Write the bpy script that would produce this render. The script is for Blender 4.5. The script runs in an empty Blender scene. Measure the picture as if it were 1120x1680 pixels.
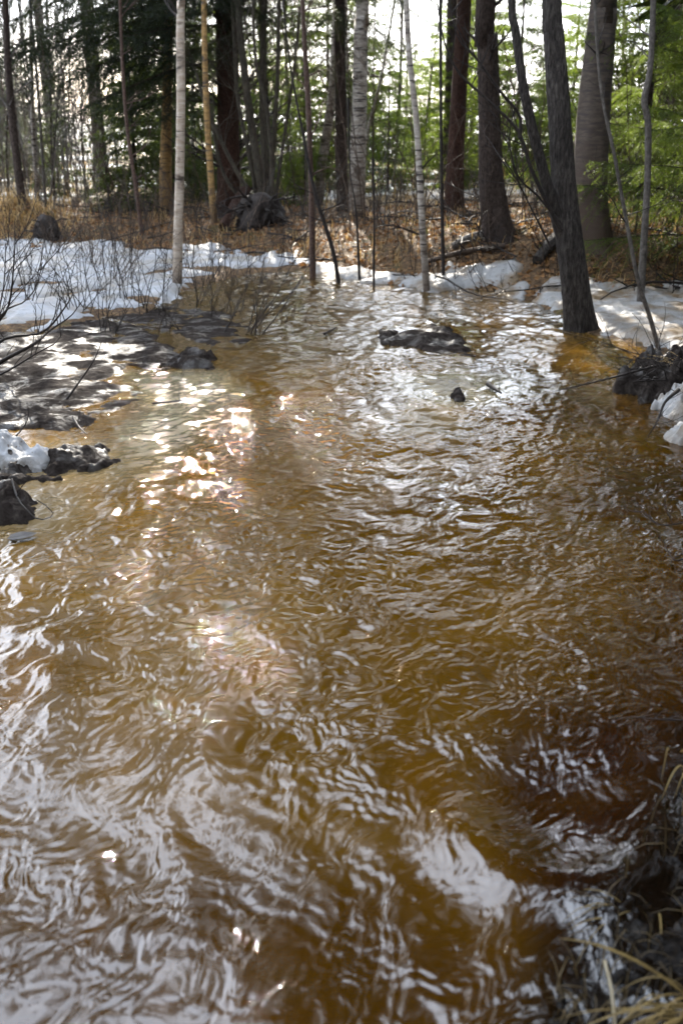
import bpy, math, random
import numpy as np
from mathutils import Vector

scene = bpy.context.scene
col = scene.collection
rnd = random.Random(7)
R_ = math.radians

# ------------------------------------------------------------------ camera
PITCH = R_(21.4)
CAM_H = 1.4
FPX = 35.0 / 36.0 * 1680.0
cam_d = bpy.data.cameras.new('camera')
cam = bpy.data.objects.new('camera', cam_d)
col.objects.link(cam)
cam.location = (0, 0, CAM_H)
cam.rotation_euler = (math.pi / 2 - PITCH, 0, 0)
cam_d.sensor_fit = 'VERTICAL'
cam_d.sensor_height = 36.0
cam_d.sensor_width = 24.0
cam_d.lens = 35.0
cam_d.clip_start = 0.05
cam_d.clip_end = 3000
cam_d.dof.use_dof = True
cam_d.dof.focus_distance = 4.2
cam_d.dof.aperture_fstop = 3.2
scene.camera = cam

# ------------------------------------------------------------------ world, sun, exposure
SUN_EL, SUN_AZ = 26.0, -6.5            # degrees; azimuth from +Y, negative = left
world = bpy.data.worlds.new('World')
scene.world = world
world.use_nodes = True
wn = world.node_tree.nodes
wl = world.node_tree.links
wn.clear()
w_out = wn.new('ShaderNodeOutputWorld')
w_bg = wn.new('ShaderNodeBackground')
w_sky = wn.new('ShaderNodeTexSky')
w_sky.sky_type = 'NISHITA'
w_sky.sun_disc = False
w_sky.sun_elevation = R_(SUN_EL)
w_sky.sun_rotation = R_(SUN_AZ)
w_sky.air_density = 1.0
w_sky.dust_density = 1.6
w_sky.ozone_density = 1.0
# thin veil of cloud over the whole sky
w_tc = wn.new('ShaderNodeTexCoord')
w_map = wn.new('ShaderNodeMapping')
w_map.inputs['Scale'].default_value = (1.0, 1.0, 2.2)
w_noise = wn.new('ShaderNodeTexNoise')
w_noise.inputs['Scale'].default_value = 2.3
w_noise.inputs['Detail'].default_value = 7
w_noise.inputs['Roughness'].default_value = 0.58
w_ramp = wn.new('ShaderNodeValToRGB')
w_ramp.color_ramp.elements[0].position = 0.36
w_ramp.color_ramp.elements[0].color = (0.35, 0.35, 0.35, 1)
w_ramp.color_ramp.elements[1].position = 0.66
w_ramp.color_ramp.elements[1].color = (0.95, 0.95, 0.95, 1)
w_mix = wn.new('ShaderNodeMixRGB')
w_mix.inputs['Color2'].default_value = (23.5, 26.3, 31.0, 1)
wl.new(w_tc.outputs['Generated'], w_map.inputs['Vector'])
wl.new(w_map.outputs['Vector'], w_noise.inputs['Vector'])
wl.new(w_noise.outputs['Fac'], w_ramp.inputs['Fac'])
wl.new(w_ramp.outputs['Color'], w_mix.inputs['Fac'])
wl.new(w_sky.outputs['Color'], w_mix.inputs['Color1'])
wl.new(w_mix.outputs['Color'], w_bg.inputs['Color'])
w_bg.inputs['Strength'].default_value = 0.062
wl.new(w_bg.outputs['Background'], w_out.inputs['Surface'])

sun_d = bpy.data.lights.new('sun', 'SUN')
sun = bpy.data.objects.new('sun', sun_d)
col.objects.link(sun)
sun_d.energy = 5.0
sun_d.angle = R_(0.6)
sun_d.color = (1.0, 0.93, 0.82)
_s = Vector((math.sin(R_(SUN_AZ)) * math.cos(R_(SUN_EL)), math.cos(R_(SUN_AZ)) * math.cos(R_(SUN_EL)), math.sin(R_(SUN_EL))))
sun.rotation_euler = _s.to_track_quat('Z', 'Y').to_euler()
sun.location = (0, 0, 30)

scene.view_settings.view_transform = 'Standard'
scene.view_settings.look = 'None'
scene.view_settings.exposure = 2.6
scene.view_settings.gamma = 1
scene.view_settings.use_curve_mapping = False
scene.render.engine = 'CYCLES'
scene.cycles.max_bounces = 6
scene.cycles.diffuse_bounces = 3
scene.cycles.glossy_bounces = 3
scene.cycles.transmission_bounces = 4
scene.cycles.sample_clamp_indirect = 6
scene.cycles.caustics_reflective = False
scene.cycles.caustics_refractive = False

# ------------------------------------------------------------------ measuring: photo pixel -> place
CP, SP = math.cos(PITCH), math.sin(PITCH)

def ray(px, py):
    x = (px - 560.0) / FPX
    v = (840.0 - py) / FPX
    return np.array([x, CP + v * SP, -SP + v * CP])

def on_z(px, py, z=0.0):
    d = ray(px, py)
    t = (z - CAM_H) / d[2]
    return np.array([0, 0, CAM_H]) + t * d

def at_y(px, py, Y):
    d = ray(px, py)
    t = Y / d[1]
    return np.array([0, 0, CAM_H]) + t * d

def depth_of(p):
    return p[1] * CP - (p[2] - CAM_H) * SP

# ------------------------------------------------------------------ noise
_perm = np.random.RandomState(11).permutation(1024)
_ga = np.random.RandomState(5).uniform(0, 2 * np.pi, 1024)
_GX, _GY = np.cos(_ga), np.sin(_ga)

def perlin(x, y, seed=0):
    x = np.asarray(x, float) + seed * 17.13
    y = np.asarray(y, float) + seed * 5.71
    xi = np.floor(x).astype(np.int64)
    yi = np.floor(y).astype(np.int64)
    xf = x - xi
    yf = y - yi
    u = xf * xf * xf * (xf * (xf * 6 - 15) + 10)
    v = yf * yf * yf * (yf * (yf * 6 - 15) + 10)

    def g(ix, iy, dx, dy):
        h = _perm[(_perm[ix & 1023] + iy) & 1023]
        return _GX[h] * dx + _GY[h] * dy
    a = g(xi, yi, xf, yf)
    b = g(xi + 1, yi, xf - 1, yf)
    c = g(xi, yi + 1, xf, yf - 1)
    d = g(xi + 1, yi + 1, xf - 1, yf - 1)
    return ((a + u * (b - a)) * (1 - v) + (c + u * (d - c)) * v) * 1.5

def fbm(x, y, octv=4, seed=0, gain=0.5):
    s = 0.0
    a = 1.0
    f = 1.0
    for i in range(octv):
        s = s + a * perlin(x * f, y * f, seed + i * 3)
        a *= gain
        f *= 2.03
    return s

def sstep(a, b, x):
    t = np.clip((x - a) / (b - a), 0, 1)
    return t * t * (3 - 2 * t)

def poly_sd(X, Y, poly):
    """signed distance to a closed polygon, positive inside"""
    P = np.asarray(poly)[:, :2]
    d2 = np.full(X.shape, 1e9)
    inside = np.zeros(X.shape, bool)
    n = len(P)
    for i in range(n):
        a = P[i]
        b = P[(i + 1) % n]
        e = b - a
        wx = X - a[0]
        wy = Y - a[1]
        t = np.clip((wx * e[0] + wy * e[1]) / max(e @ e, 1e-9), 0, 1)
        d2 = np.minimum(d2, (wx - t * e[0]) ** 2 + (wy - t * e[1]) ** 2)
        c = (a[1] > Y) != (b[1] > Y)
        with np.errstate(divide='ignore', invalid='ignore'):
            xx = a[0] + (Y - a[1]) * e[0] / (e[1] if abs(e[1]) > 1e-12 else 1e-12)
        inside ^= c & (X < xx)
    d = np.sqrt(d2)
    return np.where(inside, d, -d)

# ------------------------------------------------------------------ mesh building
class MB:
    def __init__(self):
        self.V = []
        self.n = 0
        self.F = {3: [], 4: []}
        self.M = {3: [], 4: []}
        self.T = {}

    def add(self, V, F, mi=0):
        V = np.asarray(V, float)
        F = np.asarray(F, np.int64)
        if len(V) == 0 or len(F) == 0:
            return
        self.V.append(V)
        k = F.shape[1]
        self.F[k].append(F + self.n)
        self.M[k].append(np.full(len(F), mi, np.int32))
        self.n += len(V)

    def line(self, P, R, sides=4, mi=0):
        P = np.asarray(P, float)
        R = np.asarray(R, float)
        self.T.setdefault((len(P), sides, mi), []).append((P, R))

    def flush(self):
        for (k, s, mi), L in self.T.items():
            P = np.stack([p for p, r in L])
            R = np.stack([r for p, r in L])
            V, F = tubes(P, R, s)
            self.add(V, F, mi)
        self.T = {}

    def mesh(self, name, mats, smooth=True, origin=None):
        self.flush()
        V = np.concatenate(self.V)
        if origin is not None:
            V = V - np.asarray(origin)
        return raw_mesh(name, V, self.F, self.M, mats, smooth)


def raw_mesh(name, V, F, M, mats, smooth=True):
    me = bpy.data.meshes.new(name)
    me.vertices.add(len(V))
    me.vertices.foreach_set('co', np.ascontiguousarray(V, np.float32).ravel())
    loops, starts, mi = [], [], []
    off = 0
    for k in (3, 4):
        if F.get(k):
            f = np.concatenate(F[k])
            loops.append(f.ravel())
            starts.append(off + np.arange(len(f)) * k)
            off += len(f) * k
            mi.append(np.concatenate(M[k]))
    loops = np.concatenate(loops).astype(np.int32)
    starts = np.concatenate(starts).astype(np.int32)
    mi = np.concatenate(mi).astype(np.int32)
    me.loops.add(len(loops))
    me.loops.foreach_set('vertex_index', loops)
    me.polygons.add(len(starts))
    me.polygons.foreach_set('loop_start', starts)
    me.polygons.foreach_set('material_index', mi)
    me.polygons.foreach_set('use_smooth', np.full(len(starts), smooth, bool))
    for m in (mats if isinstance(mats, (list, tuple)) else [mats]):
        me.materials.append(m)
    me.update(calc_edges=True)
    return me


def tubes(P, R, s):
    n, k, _ = P.shape
    T = np.gradient(P, axis=1)
    T /= np.linalg.norm(T, axis=2, keepdims=True) + 1e-12
    mean = P[:, -1] - P[:, 0]
    mean /= np.linalg.norm(mean, axis=1, keepdims=True) + 1e-12
    ref = np.zeros((n, 3))
    ref[np.arange(n), np.argmin(np.abs(mean), axis=1)] = 1
    U = np.cross(T, ref[:, None, :])
    U /= np.linalg.norm(U, axis=2, keepdims=True) + 1e-12
    W = np.cross(T, U)
    a = np.arange(s) * 2 * np.pi / s
    ring = P[:, :, None, :] + R[:, :, None, None] * (np.cos(a)[None, None, :, None] * U[:, :, None, :] + np.sin(a)[None, None, :, None] * W[:, :, None, :])
    V = ring.reshape(-1, 3)
    i = np.arange(n)[:, None, None] * (k * s)
    j = np.arange(k - 1)[None, :, None] * s
    q = np.arange(s)[None, None, :]
    q2 = (q + 1) % s
    F = np.stack([i + j + q, i + j + q2, i + j + s + q2, i + j + s + q], axis=-1).reshape(-1, 4)
    return V, F


def grid_faces(nr, nc, keep=None):
    i = np.arange(nr - 1)[:, None] * nc
    j = np.arange(nc - 1)[None, :]
    F = np.stack([i + j, i + j + 1, i + j + nc + 1, i + j + nc], axis=-1)
    if keep is not None:
        k = keep[:-1, :-1] | keep[1:, :-1] | keep[:-1, 1:] | keep[1:, 1:]
        F = F[k]
    return F.reshape(-1, 4)


def compact(V, F):
    used = np.zeros(len(V), bool)
    used[F.ravel()] = True
    m = np.cumsum(used) - 1
    return V[used], m[F], used


def link(name, me, parent=None, loc=None, rot=None, scale=None):
    o = bpy.data.objects.new(name, me)
    col.objects.link(o)
    if parent is not None:
        o.parent = parent
    if loc is not None:
        o.location = loc
    if rot is not None:
        o.rotation_euler = rot
    if name in ('branches', 'roots') and parent is not None:
        o['kind'] = 'stuff'
    if scale is not None:
        o.scale = (scale,) * 3 if np.isscalar(scale) else scale
    return o


def thing(name, label, cat, loc, group=None, rotz=0.0):
    o = bpy.data.objects.new(name, None)
    col.objects.link(o)
    o.empty_display_size = 0.1
    o.location = loc
    o.rotation_euler = (0, 0, rotz)
    return tag(o, label, cat, group)


def tag(o, label=None, cat=None, group=None, kind=None):
    if label:
        o['label'] = label
    if cat:
        o['category'] = cat
    if group:
        o['group'] = group
    if kind:
        o['kind'] = kind
    return o


def attr(me, name, vals):
    a = me.attributes.new(name, 'FLOAT', 'POINT')
    a.data.foreach_set('value', np.ascontiguousarray(vals, np.float32))

# ------------------------------------------------------------------ materials
class N:
    """small node-graph writer"""
    def __init__(self, name):
        self.m = bpy.data.materials.new(name)
        self.m.use_nodes = True
        self.t = self.m.node_tree
        self.t.nodes.clear()
        self.out = self.t.nodes.new('ShaderNodeOutputMaterial')

    def n(self, typ, **kw):
        nd = self.t.nodes.new(typ)
        for k, v in kw.items():
            if k in nd.inputs:
                if isinstance(v, bpy.types.NodeSocket):
                    self.t.links.new(v, nd.inputs[k])
                else:
                    nd.inputs[k].default_value = v
            else:
                setattr(nd, k, v)
        return nd

    def coords(self, scale=(1, 1, 1), kind='Object'):
        tc = self.n('ShaderNodeTexCoord')
        mp = self.n('ShaderNodeMapping', Scale=scale)
        self.t.links.new(tc.outputs[kind], mp.inputs['Vector'])
        return mp.outputs['Vector']

    def noise(self, vec, scale, detail=4, rough=0.55, dist=0.0):
        nd = self.n('ShaderNodeTexNoise', Scale=scale, Detail=detail, Roughness=rough, Distortion=dist, Vector=vec)
        return nd.outputs['Fac']

    def ramp(self, fac, stops):
        nd = self.n('ShaderNodeValToRGB', Fac=fac)
        cr = nd.color_ramp
        while len(cr.elements) < len(stops):
            cr.elements.new(0.5)
        for e, (p, c) in zip(cr.elements, stops):
            e.position = p
            e.color = (c[0], c[1], c[2], 1) if not np.isscalar(c) else (c, c, c, 1)
        return nd.outputs['Color']

    def mix(self, fac, a, b, blend='MIX'):
        nd = self.n('ShaderNodeMixRGB', blend_type=blend)
        for k, v in (('Fac', fac), ('Color1', a), ('Color2', b)):
            if isinstance(v, bpy.types.NodeSocket):
                self.t.links.new(v, nd.inputs[k])
            elif k == 'Fac':
                nd.inputs[k].default_value = v
            else:
                nd.inputs[k].default_value = (*v, 1)
        return nd.outputs['Color']

    def attrib(self, name):
        return self.n('ShaderNodeAttribute', attribute_name=name).outputs['Fac']

    def bump(self, h, strength=0.5, dist=0.01, normal=None):
        nd = self.n('ShaderNodeBump', Strength=strength, Distance=dist, Height=h)
        if normal is not None:
            self.t.links.new(normal, nd.inputs['Normal'])
        return nd.outputs['Normal']

    def bsdf(self, color, rough=0.8, spec=0.3, normal=None, ior=1.45):
        b = self.n('ShaderNodeBsdfPrincipled')
        for k, v in (('Base Color', color), ('Roughness', rough)):
            if isinstance(v, bpy.types.NodeSocket):
                self.t.links.new(v, b.inputs[k])
            elif k == 'Roughness':
                b.inputs[k].default_value = v
            else:
                b.inputs[k].default_value = (*v, 1)
        if isinstance(spec, bpy.types.NodeSocket):
            self.t.links.new(spec, b.inputs['Specular IOR Level'])
        else:
            b.inputs['Specular IOR Level'].default_value = spec
        b.inputs['IOR'].default_value = ior
        if normal is not None:
            self.t.links.new(normal, b.inputs['Normal'])
        return b.outputs['BSDF']

    def done(self, shader):
        self.t.links.new(shader, self.out.inputs['Surface'])
        return self.m


def bark(name, c0, c1, c2, stretch=(14, 14, 2.2), rough=0.85, bump=0.7, scale=1.0, dist=0.012):
    g = N(name)
    v = g.coords(stretch)
    f = g.noise(v, 2.2 * scale, 6, 0.62, 0.3)
    big = g.noise(g.coords((1, 1, 1)), 1.7, 3)
    c = g.ramp(f, [(0.3, c0), (0.5, c1), (0.72, c2)])
    c = g.mix(g.ramp(big, [(0.4, 0.0), (0.7, 0.5)]), c, c0)
    return g.done(g.bsdf(c, rough, 0.25, g.bump(f, bump, dist)))


def birch_bark(name, white=(0.62, 0.57, 0.5), dirty=(0.33, 0.26, 0.2), amount=0.52, basedark=0.9):
    g = N(name)
    v = g.coords((5, 5, 42))
    f = g.noise(v, 1.0, 3, 0.5, 0.2)
    f2 = g.noise(g.coords((3.2, 3.2, 6)), 1.6, 5, 0.6, 0.5)
    lent = g.ramp(f, [(amount + 0.05, 0.0), (amount + 0.12, 1.0)])
    patch = g.ramp(f2, [(0.52, 0.0), (0.66, 1.0)])
    peel = g.noise(g.coords((9, 9, 30)), 1.3, 4)
    base = g.mix(g.ramp(peel, [(0.35, 0.0), (0.7, 1.0)]), white, dirty)
    c = g.mix(lent, base, (0.05, 0.04, 0.035))
    c = g.mix(patch, c, (0.06, 0.045, 0.035))
    # rough dark bark towards the foot
    sep = g.n('ShaderNodeSeparateXYZ', Vector=g.coords((1, 1, 1)))
    foot = g.n('ShaderNodeMapRange', Value=sep.outputs['Z'])
    foot.inputs['From Min'].default_value = basedark
    foot.inputs['From Max'].default_value = 0.0
    wob = g.n('ShaderNodeMath', operation='MULTIPLY_ADD')
    g.t.links.new(f2, wob.inputs[0])
    wob.inputs[1].default_value = 1.6
    wob.inputs[2].default_value = -0.8
    add = g.n('ShaderNodeMath', operation='ADD', use_clamp=True)
    g.t.links.new(foot.outputs['Result'], add.inputs[0])
    g.t.links.new(wob.outputs[0], add.inputs[1])
    mul = g.n('ShaderNodeMath', operation='MULTIPLY', use_clamp=True)
    g.t.links.new(add.outputs[0], mul.inputs[0])
    g.t.links.new(foot.outputs['Result'], mul.inputs[1])
    c = g.mix(mul.outputs[0], c, (0.075, 0.05, 0.035))
    return g.done(g.bsdf(c, 0.75, 0.3, g.bump(peel, 0.4, 0.006)))


def leafmat(name, c0, c1, trans, mixf=0.45, scale=3.0):
    g = N(name)
    f = g.noise(g.coords((1, 1, 1)), scale, 4)
    c = g.ramp(f, [(0.3, c0), (0.7, c1)])
    ct = g.mix(0.75, c, trans)
    d = g.bsdf(c, 0.55, 0.3)
    t = g.n('ShaderNodeBsdfTranslucent')
    g.t.links.new(ct, t.inputs['Color'])
    m = g.n('ShaderNodeMixShader', Fac=mixf)
    g.t.links.new(d, m.inputs[1])
    g.t.links.new(t.outputs[0], m.inputs[2])
    return g.done(m.outputs[0])


M = {}
M['alder'] = bark('alder_bark', (0.008, 0.006, 0.005), (0.04, 0.033, 0.028), (0.105, 0.09, 0.075), (30, 30, 7.5), 0.85, 1.0, 1.0, 0.02)
M['spruce_bark'] = bark('spruce_bark', (0.012, 0.008, 0.006), (0.038, 0.026, 0.02), (0.08, 0.058, 0.045), (22, 22, 12), 0.9, 1.0, 1.0, 0.015)
M['spruce_red'] = bark('spruce_bark_reddish', (0.012, 0.006, 0.004), (0.042, 0.02, 0.013), (0.085, 0.045, 0.03), (22, 22, 13), 0.9, 0.9)
M['grey'] = bark('grey_bark', (0.04, 0.034, 0.028), (0.09, 0.078, 0.066), (0.17, 0.15, 0.13), (24, 24, 14), 0.75, 0.4, 1.0, 0.005)
M['red_twig'] = bark('reddish_sapling_bark', (0.03, 0.017, 0.012), (0.075, 0.045, 0.033), (0.14, 0.09, 0.065), (26, 26, 20), 0.7, 0.3, 1.0, 0.004)
M['dark_twig'] = bark('dark_twig_bark', (0.010, 0.008, 0.007), (0.024, 0.018, 0.015), (0.05, 0.04, 0.033), (20, 20, 12), 0.7, 0.3, 1.0, 0.004)
M['brown_twig'] = bark('brown_twig_bark', (0.03, 0.02, 0.014), (0.07, 0.047, 0.032), (0.13, 0.09, 0.062), (14, 14, 8), 0.75, 0.3, 1.0, 0.004)
M['willow'] = bark('willow_bark', (0.025, 0.021, 0.015), (0.06, 0.05, 0.036), (0.11, 0.094, 0.066), (24, 24, 6), 0.85, 0.6)
M['birch'] = birch_bark('birch_bark', (0.40, 0.36, 0.31), (0.2, 0.16, 0.12))
M['birch_pale'] = birch_bark('pale_birch_bark', (0.50, 0.42, 0.34), (0.32, 0.24, 0.17), 0.58, 0.35)
M['birch_old'] = birch_bark('old_birch_bark', (0.10, 0.078, 0.06), (0.045, 0.034, 0.026), 0.48, 1.8)
M['birch_gold'] = birch_bark('golden_yellow_lit_birch_bark', (0.36, 0.22, 0.08), (0.18, 0.105, 0.04), 0.55, 0.6)  # golden bark; on the slim birch the yellow sunlight is in this colour
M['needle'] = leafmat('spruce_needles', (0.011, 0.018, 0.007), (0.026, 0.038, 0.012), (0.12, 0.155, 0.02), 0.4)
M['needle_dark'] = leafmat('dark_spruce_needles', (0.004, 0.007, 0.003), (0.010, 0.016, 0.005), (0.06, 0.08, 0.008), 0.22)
M['needle_lit'] = leafmat('young_sunlit_spruce_needles', (0.02, 0.035, 0.008), (0.045, 0.068, 0.014), (0.20, 0.27, 0.025), 0.45)  # young green, its colour brightened to stand for sunlight on the needles
M['straw'] = leafmat('dry_straw', (0.32, 0.2, 0.08), (0.55, 0.40, 0.18), (0.45, 0.28, 0.09), 0.35, 9)
M['straw_near'] = leafmat('wet_dry_straw', (0.10, 0.066, 0.022), (0.24, 0.17, 0.06), (0.2, 0.13, 0.04), 0.25, 14)
M['straw_wet'] = leafmat('dark_wet_straw', (0.02, 0.013, 0.005), (0.09, 0.06, 0.022), (0.08, 0.05, 0.015), 0.2, 14)
M['straw_pale'] = leafmat('bleached_straw', (0.5, 0.42, 0.28), (0.62, 0.55, 0.4), (0.5, 0.4, 0.2), 0.2, 9)
M['litter'] = leafmat('fallen_leaves', (0.06, 0.032, 0.016), (0.36, 0.19, 0.075), (0.3, 0.13, 0.03), 0.25, 16)
M['moss'] = leafmat('moss', (0.06, 0.07, 0.012), (0.13, 0.13, 0.025), (0.16, 0.17, 0.02), 0.3, 9)
M['wetleaf'] = bark('wet_leaf', (0.012, 0.01, 0.009), (0.03, 0.024, 0.022), (0.05, 0.04, 0.035), (8, 8, 8), 0.35, 0.3)


def snow_mat(name, dirt, dirtcol, tint=(0.29, 0.295, 0.305)):
    g = N(name)
    v = g.coords((1, 1, 1))
    a = g.noise(v, 3.2, 6, 0.62, 0.4)
    gr = g.noise(v, 70, 3, 0.6)
    mid = g.noise(v, 14, 4, 0.6)
    specks = g.noise(v, 48, 2, 0.5)
    c = g.mix(g.ramp(a, [(0.42, 0.0), (0.42 + dirt, 1.0)]), tint, dirtcol)
    c = g.mix(g.ramp(specks, [(0.66, 0.0), (0.72, 0.8)]), c, (0.09, 0.06, 0.035))
    nm = g.bump(gr, 0.5, 0.004, g.bump(mid, 0.7, 0.02))
    return g.done(g.bsdf(c, 0.55, 0.35, nm, 1.31))


M['snow'] = snow_mat('spring_snow', 0.28, (0.19, 0.16, 0.12))
M['snow_dirty'] = snow_mat('dirty_spring_snow', 0.2, (0.15, 0.105, 0.06), (0.27, 0.265, 0.255))


def mud_mat():
    g = N('wet_mud_over_ice')
    v = g.coords((1, 1, 1))
    a = g.noise(v, 4.5, 7, 0.65, 0.6)
    b = g.noise(v, 26, 6, 0.62, 0.5)
    fine = g.noise(v, 90, 3, 0.6)
    c = g.ramp(b, [(0.3, (0.008, 0.006, 0.005)), (0.55, (0.026, 0.021, 0.018)), (0.75, (0.06, 0.05, 0.041))])
    c = g.mix(g.ramp(a, [(0.5, 0.0), (0.68, 0.75)]), c, (0.07, 0.062, 0.054))
    r = g.ramp(a, [(0.45, 0.85), (0.64, 0.22)])
    nm = g.bump(fine, 0.5, 0.006, g.bump(b, 0.5, 0.02))
    return g.done(g.bsdf(c, r, g.ramp(a, [(0.50, 0.02), (0.64, 0.5)]), nm, 1.33))


M['mud'] = mud_mat()


def wetmud_mat():
    g = N('black_wet_mud')
    v = g.coords((1, 1, 1))
    a = g.noise(v, 16, 6, 0.65, 0.8)
    b = g.noise(v, 60, 4, 0.6, 0.6)
    c = g.ramp(b, [(0.3, (0.002, 0.0016, 0.0014)), (0.55, (0.007, 0.005, 0.0035)), (0.75, (0.02, 0.013, 0.007))])
    nm = g.bump(b, 0.5, 0.005, g.bump(a, 0.8, 0.02))
    return g.done(g.bsdf(c, g.ramp(a, [(0.4, 0.12), (0.6, 0.05)]), 0.18, nm, 1.33))


M['mud_wet'] = wetmud_mat()


def ice_mat():
    g = N('rotten_wet_ice')
    v = g.coords((1, 1, 1))
    a = g.noise(v, 6, 6, 0.62, 0.5)
    b = g.noise(v, 45, 4, 0.6)
    c = g.ramp(a, [(0.32, (0.08, 0.055, 0.025)), (0.55, (0.15, 0.12, 0.07)), (0.75, (0.28, 0.25, 0.19))])
    return g.done(g.bsdf(c, 0.18, 0.5, g.bump(b, 0.5, 0.008, g.bump(a, 0.5, 0.02)), 1.33))


M['ice'] = ice_mat()


def ground_mat():
    g = N('forest_floor')
    v = g.coords((1, 1, 1))
    a = g.noise(v, 2.2, 6, 0.65, 0.4)
    b = g.noise(v, 24, 6, 0.7, 0.4)
    c = g.ramp(b, [(0.28, (0.02, 0.013, 0.008)), (0.5, (0.10, 0.062, 0.034)), (0.72, (0.28, 0.17, 0.075))])
    moss = g.ramp(a, [(0.55, 0.0), (0.68, 0.7)])
    c = g.mix(moss, c, (0.055, 0.06, 0.014))
    # beyond the near bank the wood floor is dry pale grass with old snow
    fa = g.attrib('far')
    fc = g.ramp(b, [(0.3, (0.12, 0.085, 0.045)), (0.7, (0.3, 0.235, 0.14))])
    sn = g.ramp(g.noise(v, 0.35, 4, 0.6), [(0.5, 0.0), (0.56, 1.0)])
    fc = g.mix(sn, fc, (0.66, 0.66, 0.64))
    c = g.mix(fa, c, fc)
    # stream bed
    c = g.mix(g.attrib('bed'), c, (0.05, 0.025, 0.008))
    nm = g.bump(b, 0.9, 0.04)
    return g.done(g.bsdf(c, 0.9, 0.2, nm))


M['ground'] = ground_mat()


def water_mat():
    g = N('flood_water')
    v = g.coords((1, 1, 1))
    deep = g.attrib('deep')
    ice = g.attrib('ice')
    ruf = g.attrib('ruffle')
    sed = g.noise(v, 3.0, 5, 0.6, 0.8)
    c = g.mix(deep, (0.112, 0.054, 0.0016), (0.014, 0.0036, 0.0003))  # sunlit ochre to dark brown: depth and tree shade share this colour
    c = g.mix(g.ramp(sed, [(0.35, 0.0), (0.7, 0.45)]), c, (0.042, 0.0175, 0.0012))
    c = g.mix(g.attrib('slush'), c, (0.055, 0.036, 0.014))
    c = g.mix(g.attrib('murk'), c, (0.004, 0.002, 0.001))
    c = g.mix(ice, c, (0.14, 0.115, 0.066))
    # capillary ripples, finer than the mesh
    n1 = g.noise(g.coords((1.0, 0.75, 1)), 34, 4, 0.6, 1.4)
    n2 = g.noise(g.coords((1.0, 0.7, 1)), 120, 2, 0.5, 0.8)
    st = g.n('ShaderNodeMath', operation='MULTIPLY')
    g.t.links.new(ruf, st.inputs[0])
    st.inputs[1].default_value = 0.55
    b1 = g.n('ShaderNodeBump', Distance=0.004, Height=n1)
    g.t.links.new(st.outputs[0], b1.inputs['Strength'])
    b2 = g.n('ShaderNodeBump', Distance=0.0008, Height=n2)
    g.t.links.new(st.outputs[0], b2.inputs['Strength'])
    g.t.links.new(b1.outputs[0], b2.inputs['Normal'])
    return g.done(g.bsdf(c, 0.02, 0.5, b2.outputs[0], 1.52))


M['water'] = water_mat()

# ------------------------------------------------------------------ terrain
_bank_px = [(-500, 400), (-200, 400), (0, 396), (95, 402), (200, 405), (300, 408), (400, 412), (500, 428), (560, 440), (640, 450), (700, 458), (760, 462),
            (830, 466), (880, 474), (940, 474), (990, 476), (1050, 486), (1120, 482), (1300, 500), (1700, 560)]
_shore_px = [(-500, 560), (-200, 560), (0, 548), (60, 545), (110, 548), (170, 520), (240, 520), (300, 478), (420, 447), (500, 446), (560, 456), (640, 466), (700, 480), (760, 474),
             (840, 482), (870, 496), (920, 522), (960, 548), (1010, 558), (1060, 580), (1120, 620), (1300, 760), (1700, 1100)]

def _curve(px, z):
    P = np.array([on_z(x, y, z) for x, y in px])
    u = P[:, 0] / P[:, 1]
    o = np.argsort(u)
    return u[o], P[o, 1]

BU, BY = _curve(_bank_px, 0.08)
SU, SY = _curve(_shore_px, 0.0)
HUMM = at_y(28, 372, 13.2)

def zt(x, y):
    x = np.asarray(x, float)
    y = np.asarray(y, float)
    u = x / np.maximum(y, 0.3)
    yb = np.interp(u, BU, BY)
    ys = np.interp(u, SU, SY)
    n1 = fbm(x * 0.9, y * 0.9, 4, 2)
    n2 = fbm(x * 3.5, y * 3.5, 3, 9)
    yb = yb + 0.12 * n1
    hmax = np.interp(u, [-0.4, -0.2, 0.0, 0.1, 0.2, 0.35, 0.6], [0.12, 0.12, 0.20, 0.34, 0.40, 0.38, 0.45])
    wid = np.interp(u, [-0.4, 0.0, 0.12, 0.4], [1.6, 1.6, 1.1, 1.2])
    d = (y - yb)
    bank = hmax * sstep(0.0, 1.0, d / wid) + 0.07 * n1 * sstep(0, 1.5, d) * np.exp(-np.maximum(d, 0) / 6) + 0.035 * n2 * sstep(0, 0.4, d)
    ledge = 0.05 * sstep(-0.1, 0.25, y - ys)
    bed = -0.28 * sstep(0.15, -1.2, y - ys) - 0.05
    z = np.where(y > ys, ledge - 0.02, bed + 0.03)
    z = z + bank
    # hummock at the left
    z = z + 0.34 * np.exp(-(((x - HUMM[0]) / 0.5) ** 2 + ((y - HUMM[1]) / 0.42) ** 2))
    # long slow roll of the far ground
    z = z + 0.10 * fbm(x * 0.08, y * 0.08, 3, 21) * sstep(14, 40, y)
    # near right bank under the camera side
    nb = sstep(0.62, 1.05, x - 0.12 * (y - 1.2) + 0.05 * n2) * sstep(3.2, 1.8, y)
    z = z + nb * 0.55
    return z

def hit(px, py, guess=(2.0, 60.0)):
    """where the sight line of a photo pixel meets the ground"""
    d = ray(px, py)
    t = np.linspace(guess[0], guess[1], 6000)
    P = np.array([0, 0, CAM_H])[None] + t[:, None] * d[None]
    below = P[:, 2] <= zt(P[:, 0], P[:, 1])
    i = int(np.argmax(below)) if below.any() else len(t) - 1
    return P[i]

def fan(Ys, us):
    Y, U = np.meshgrid(Ys, us, indexing='ij')
    return U * Y, Y

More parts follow.
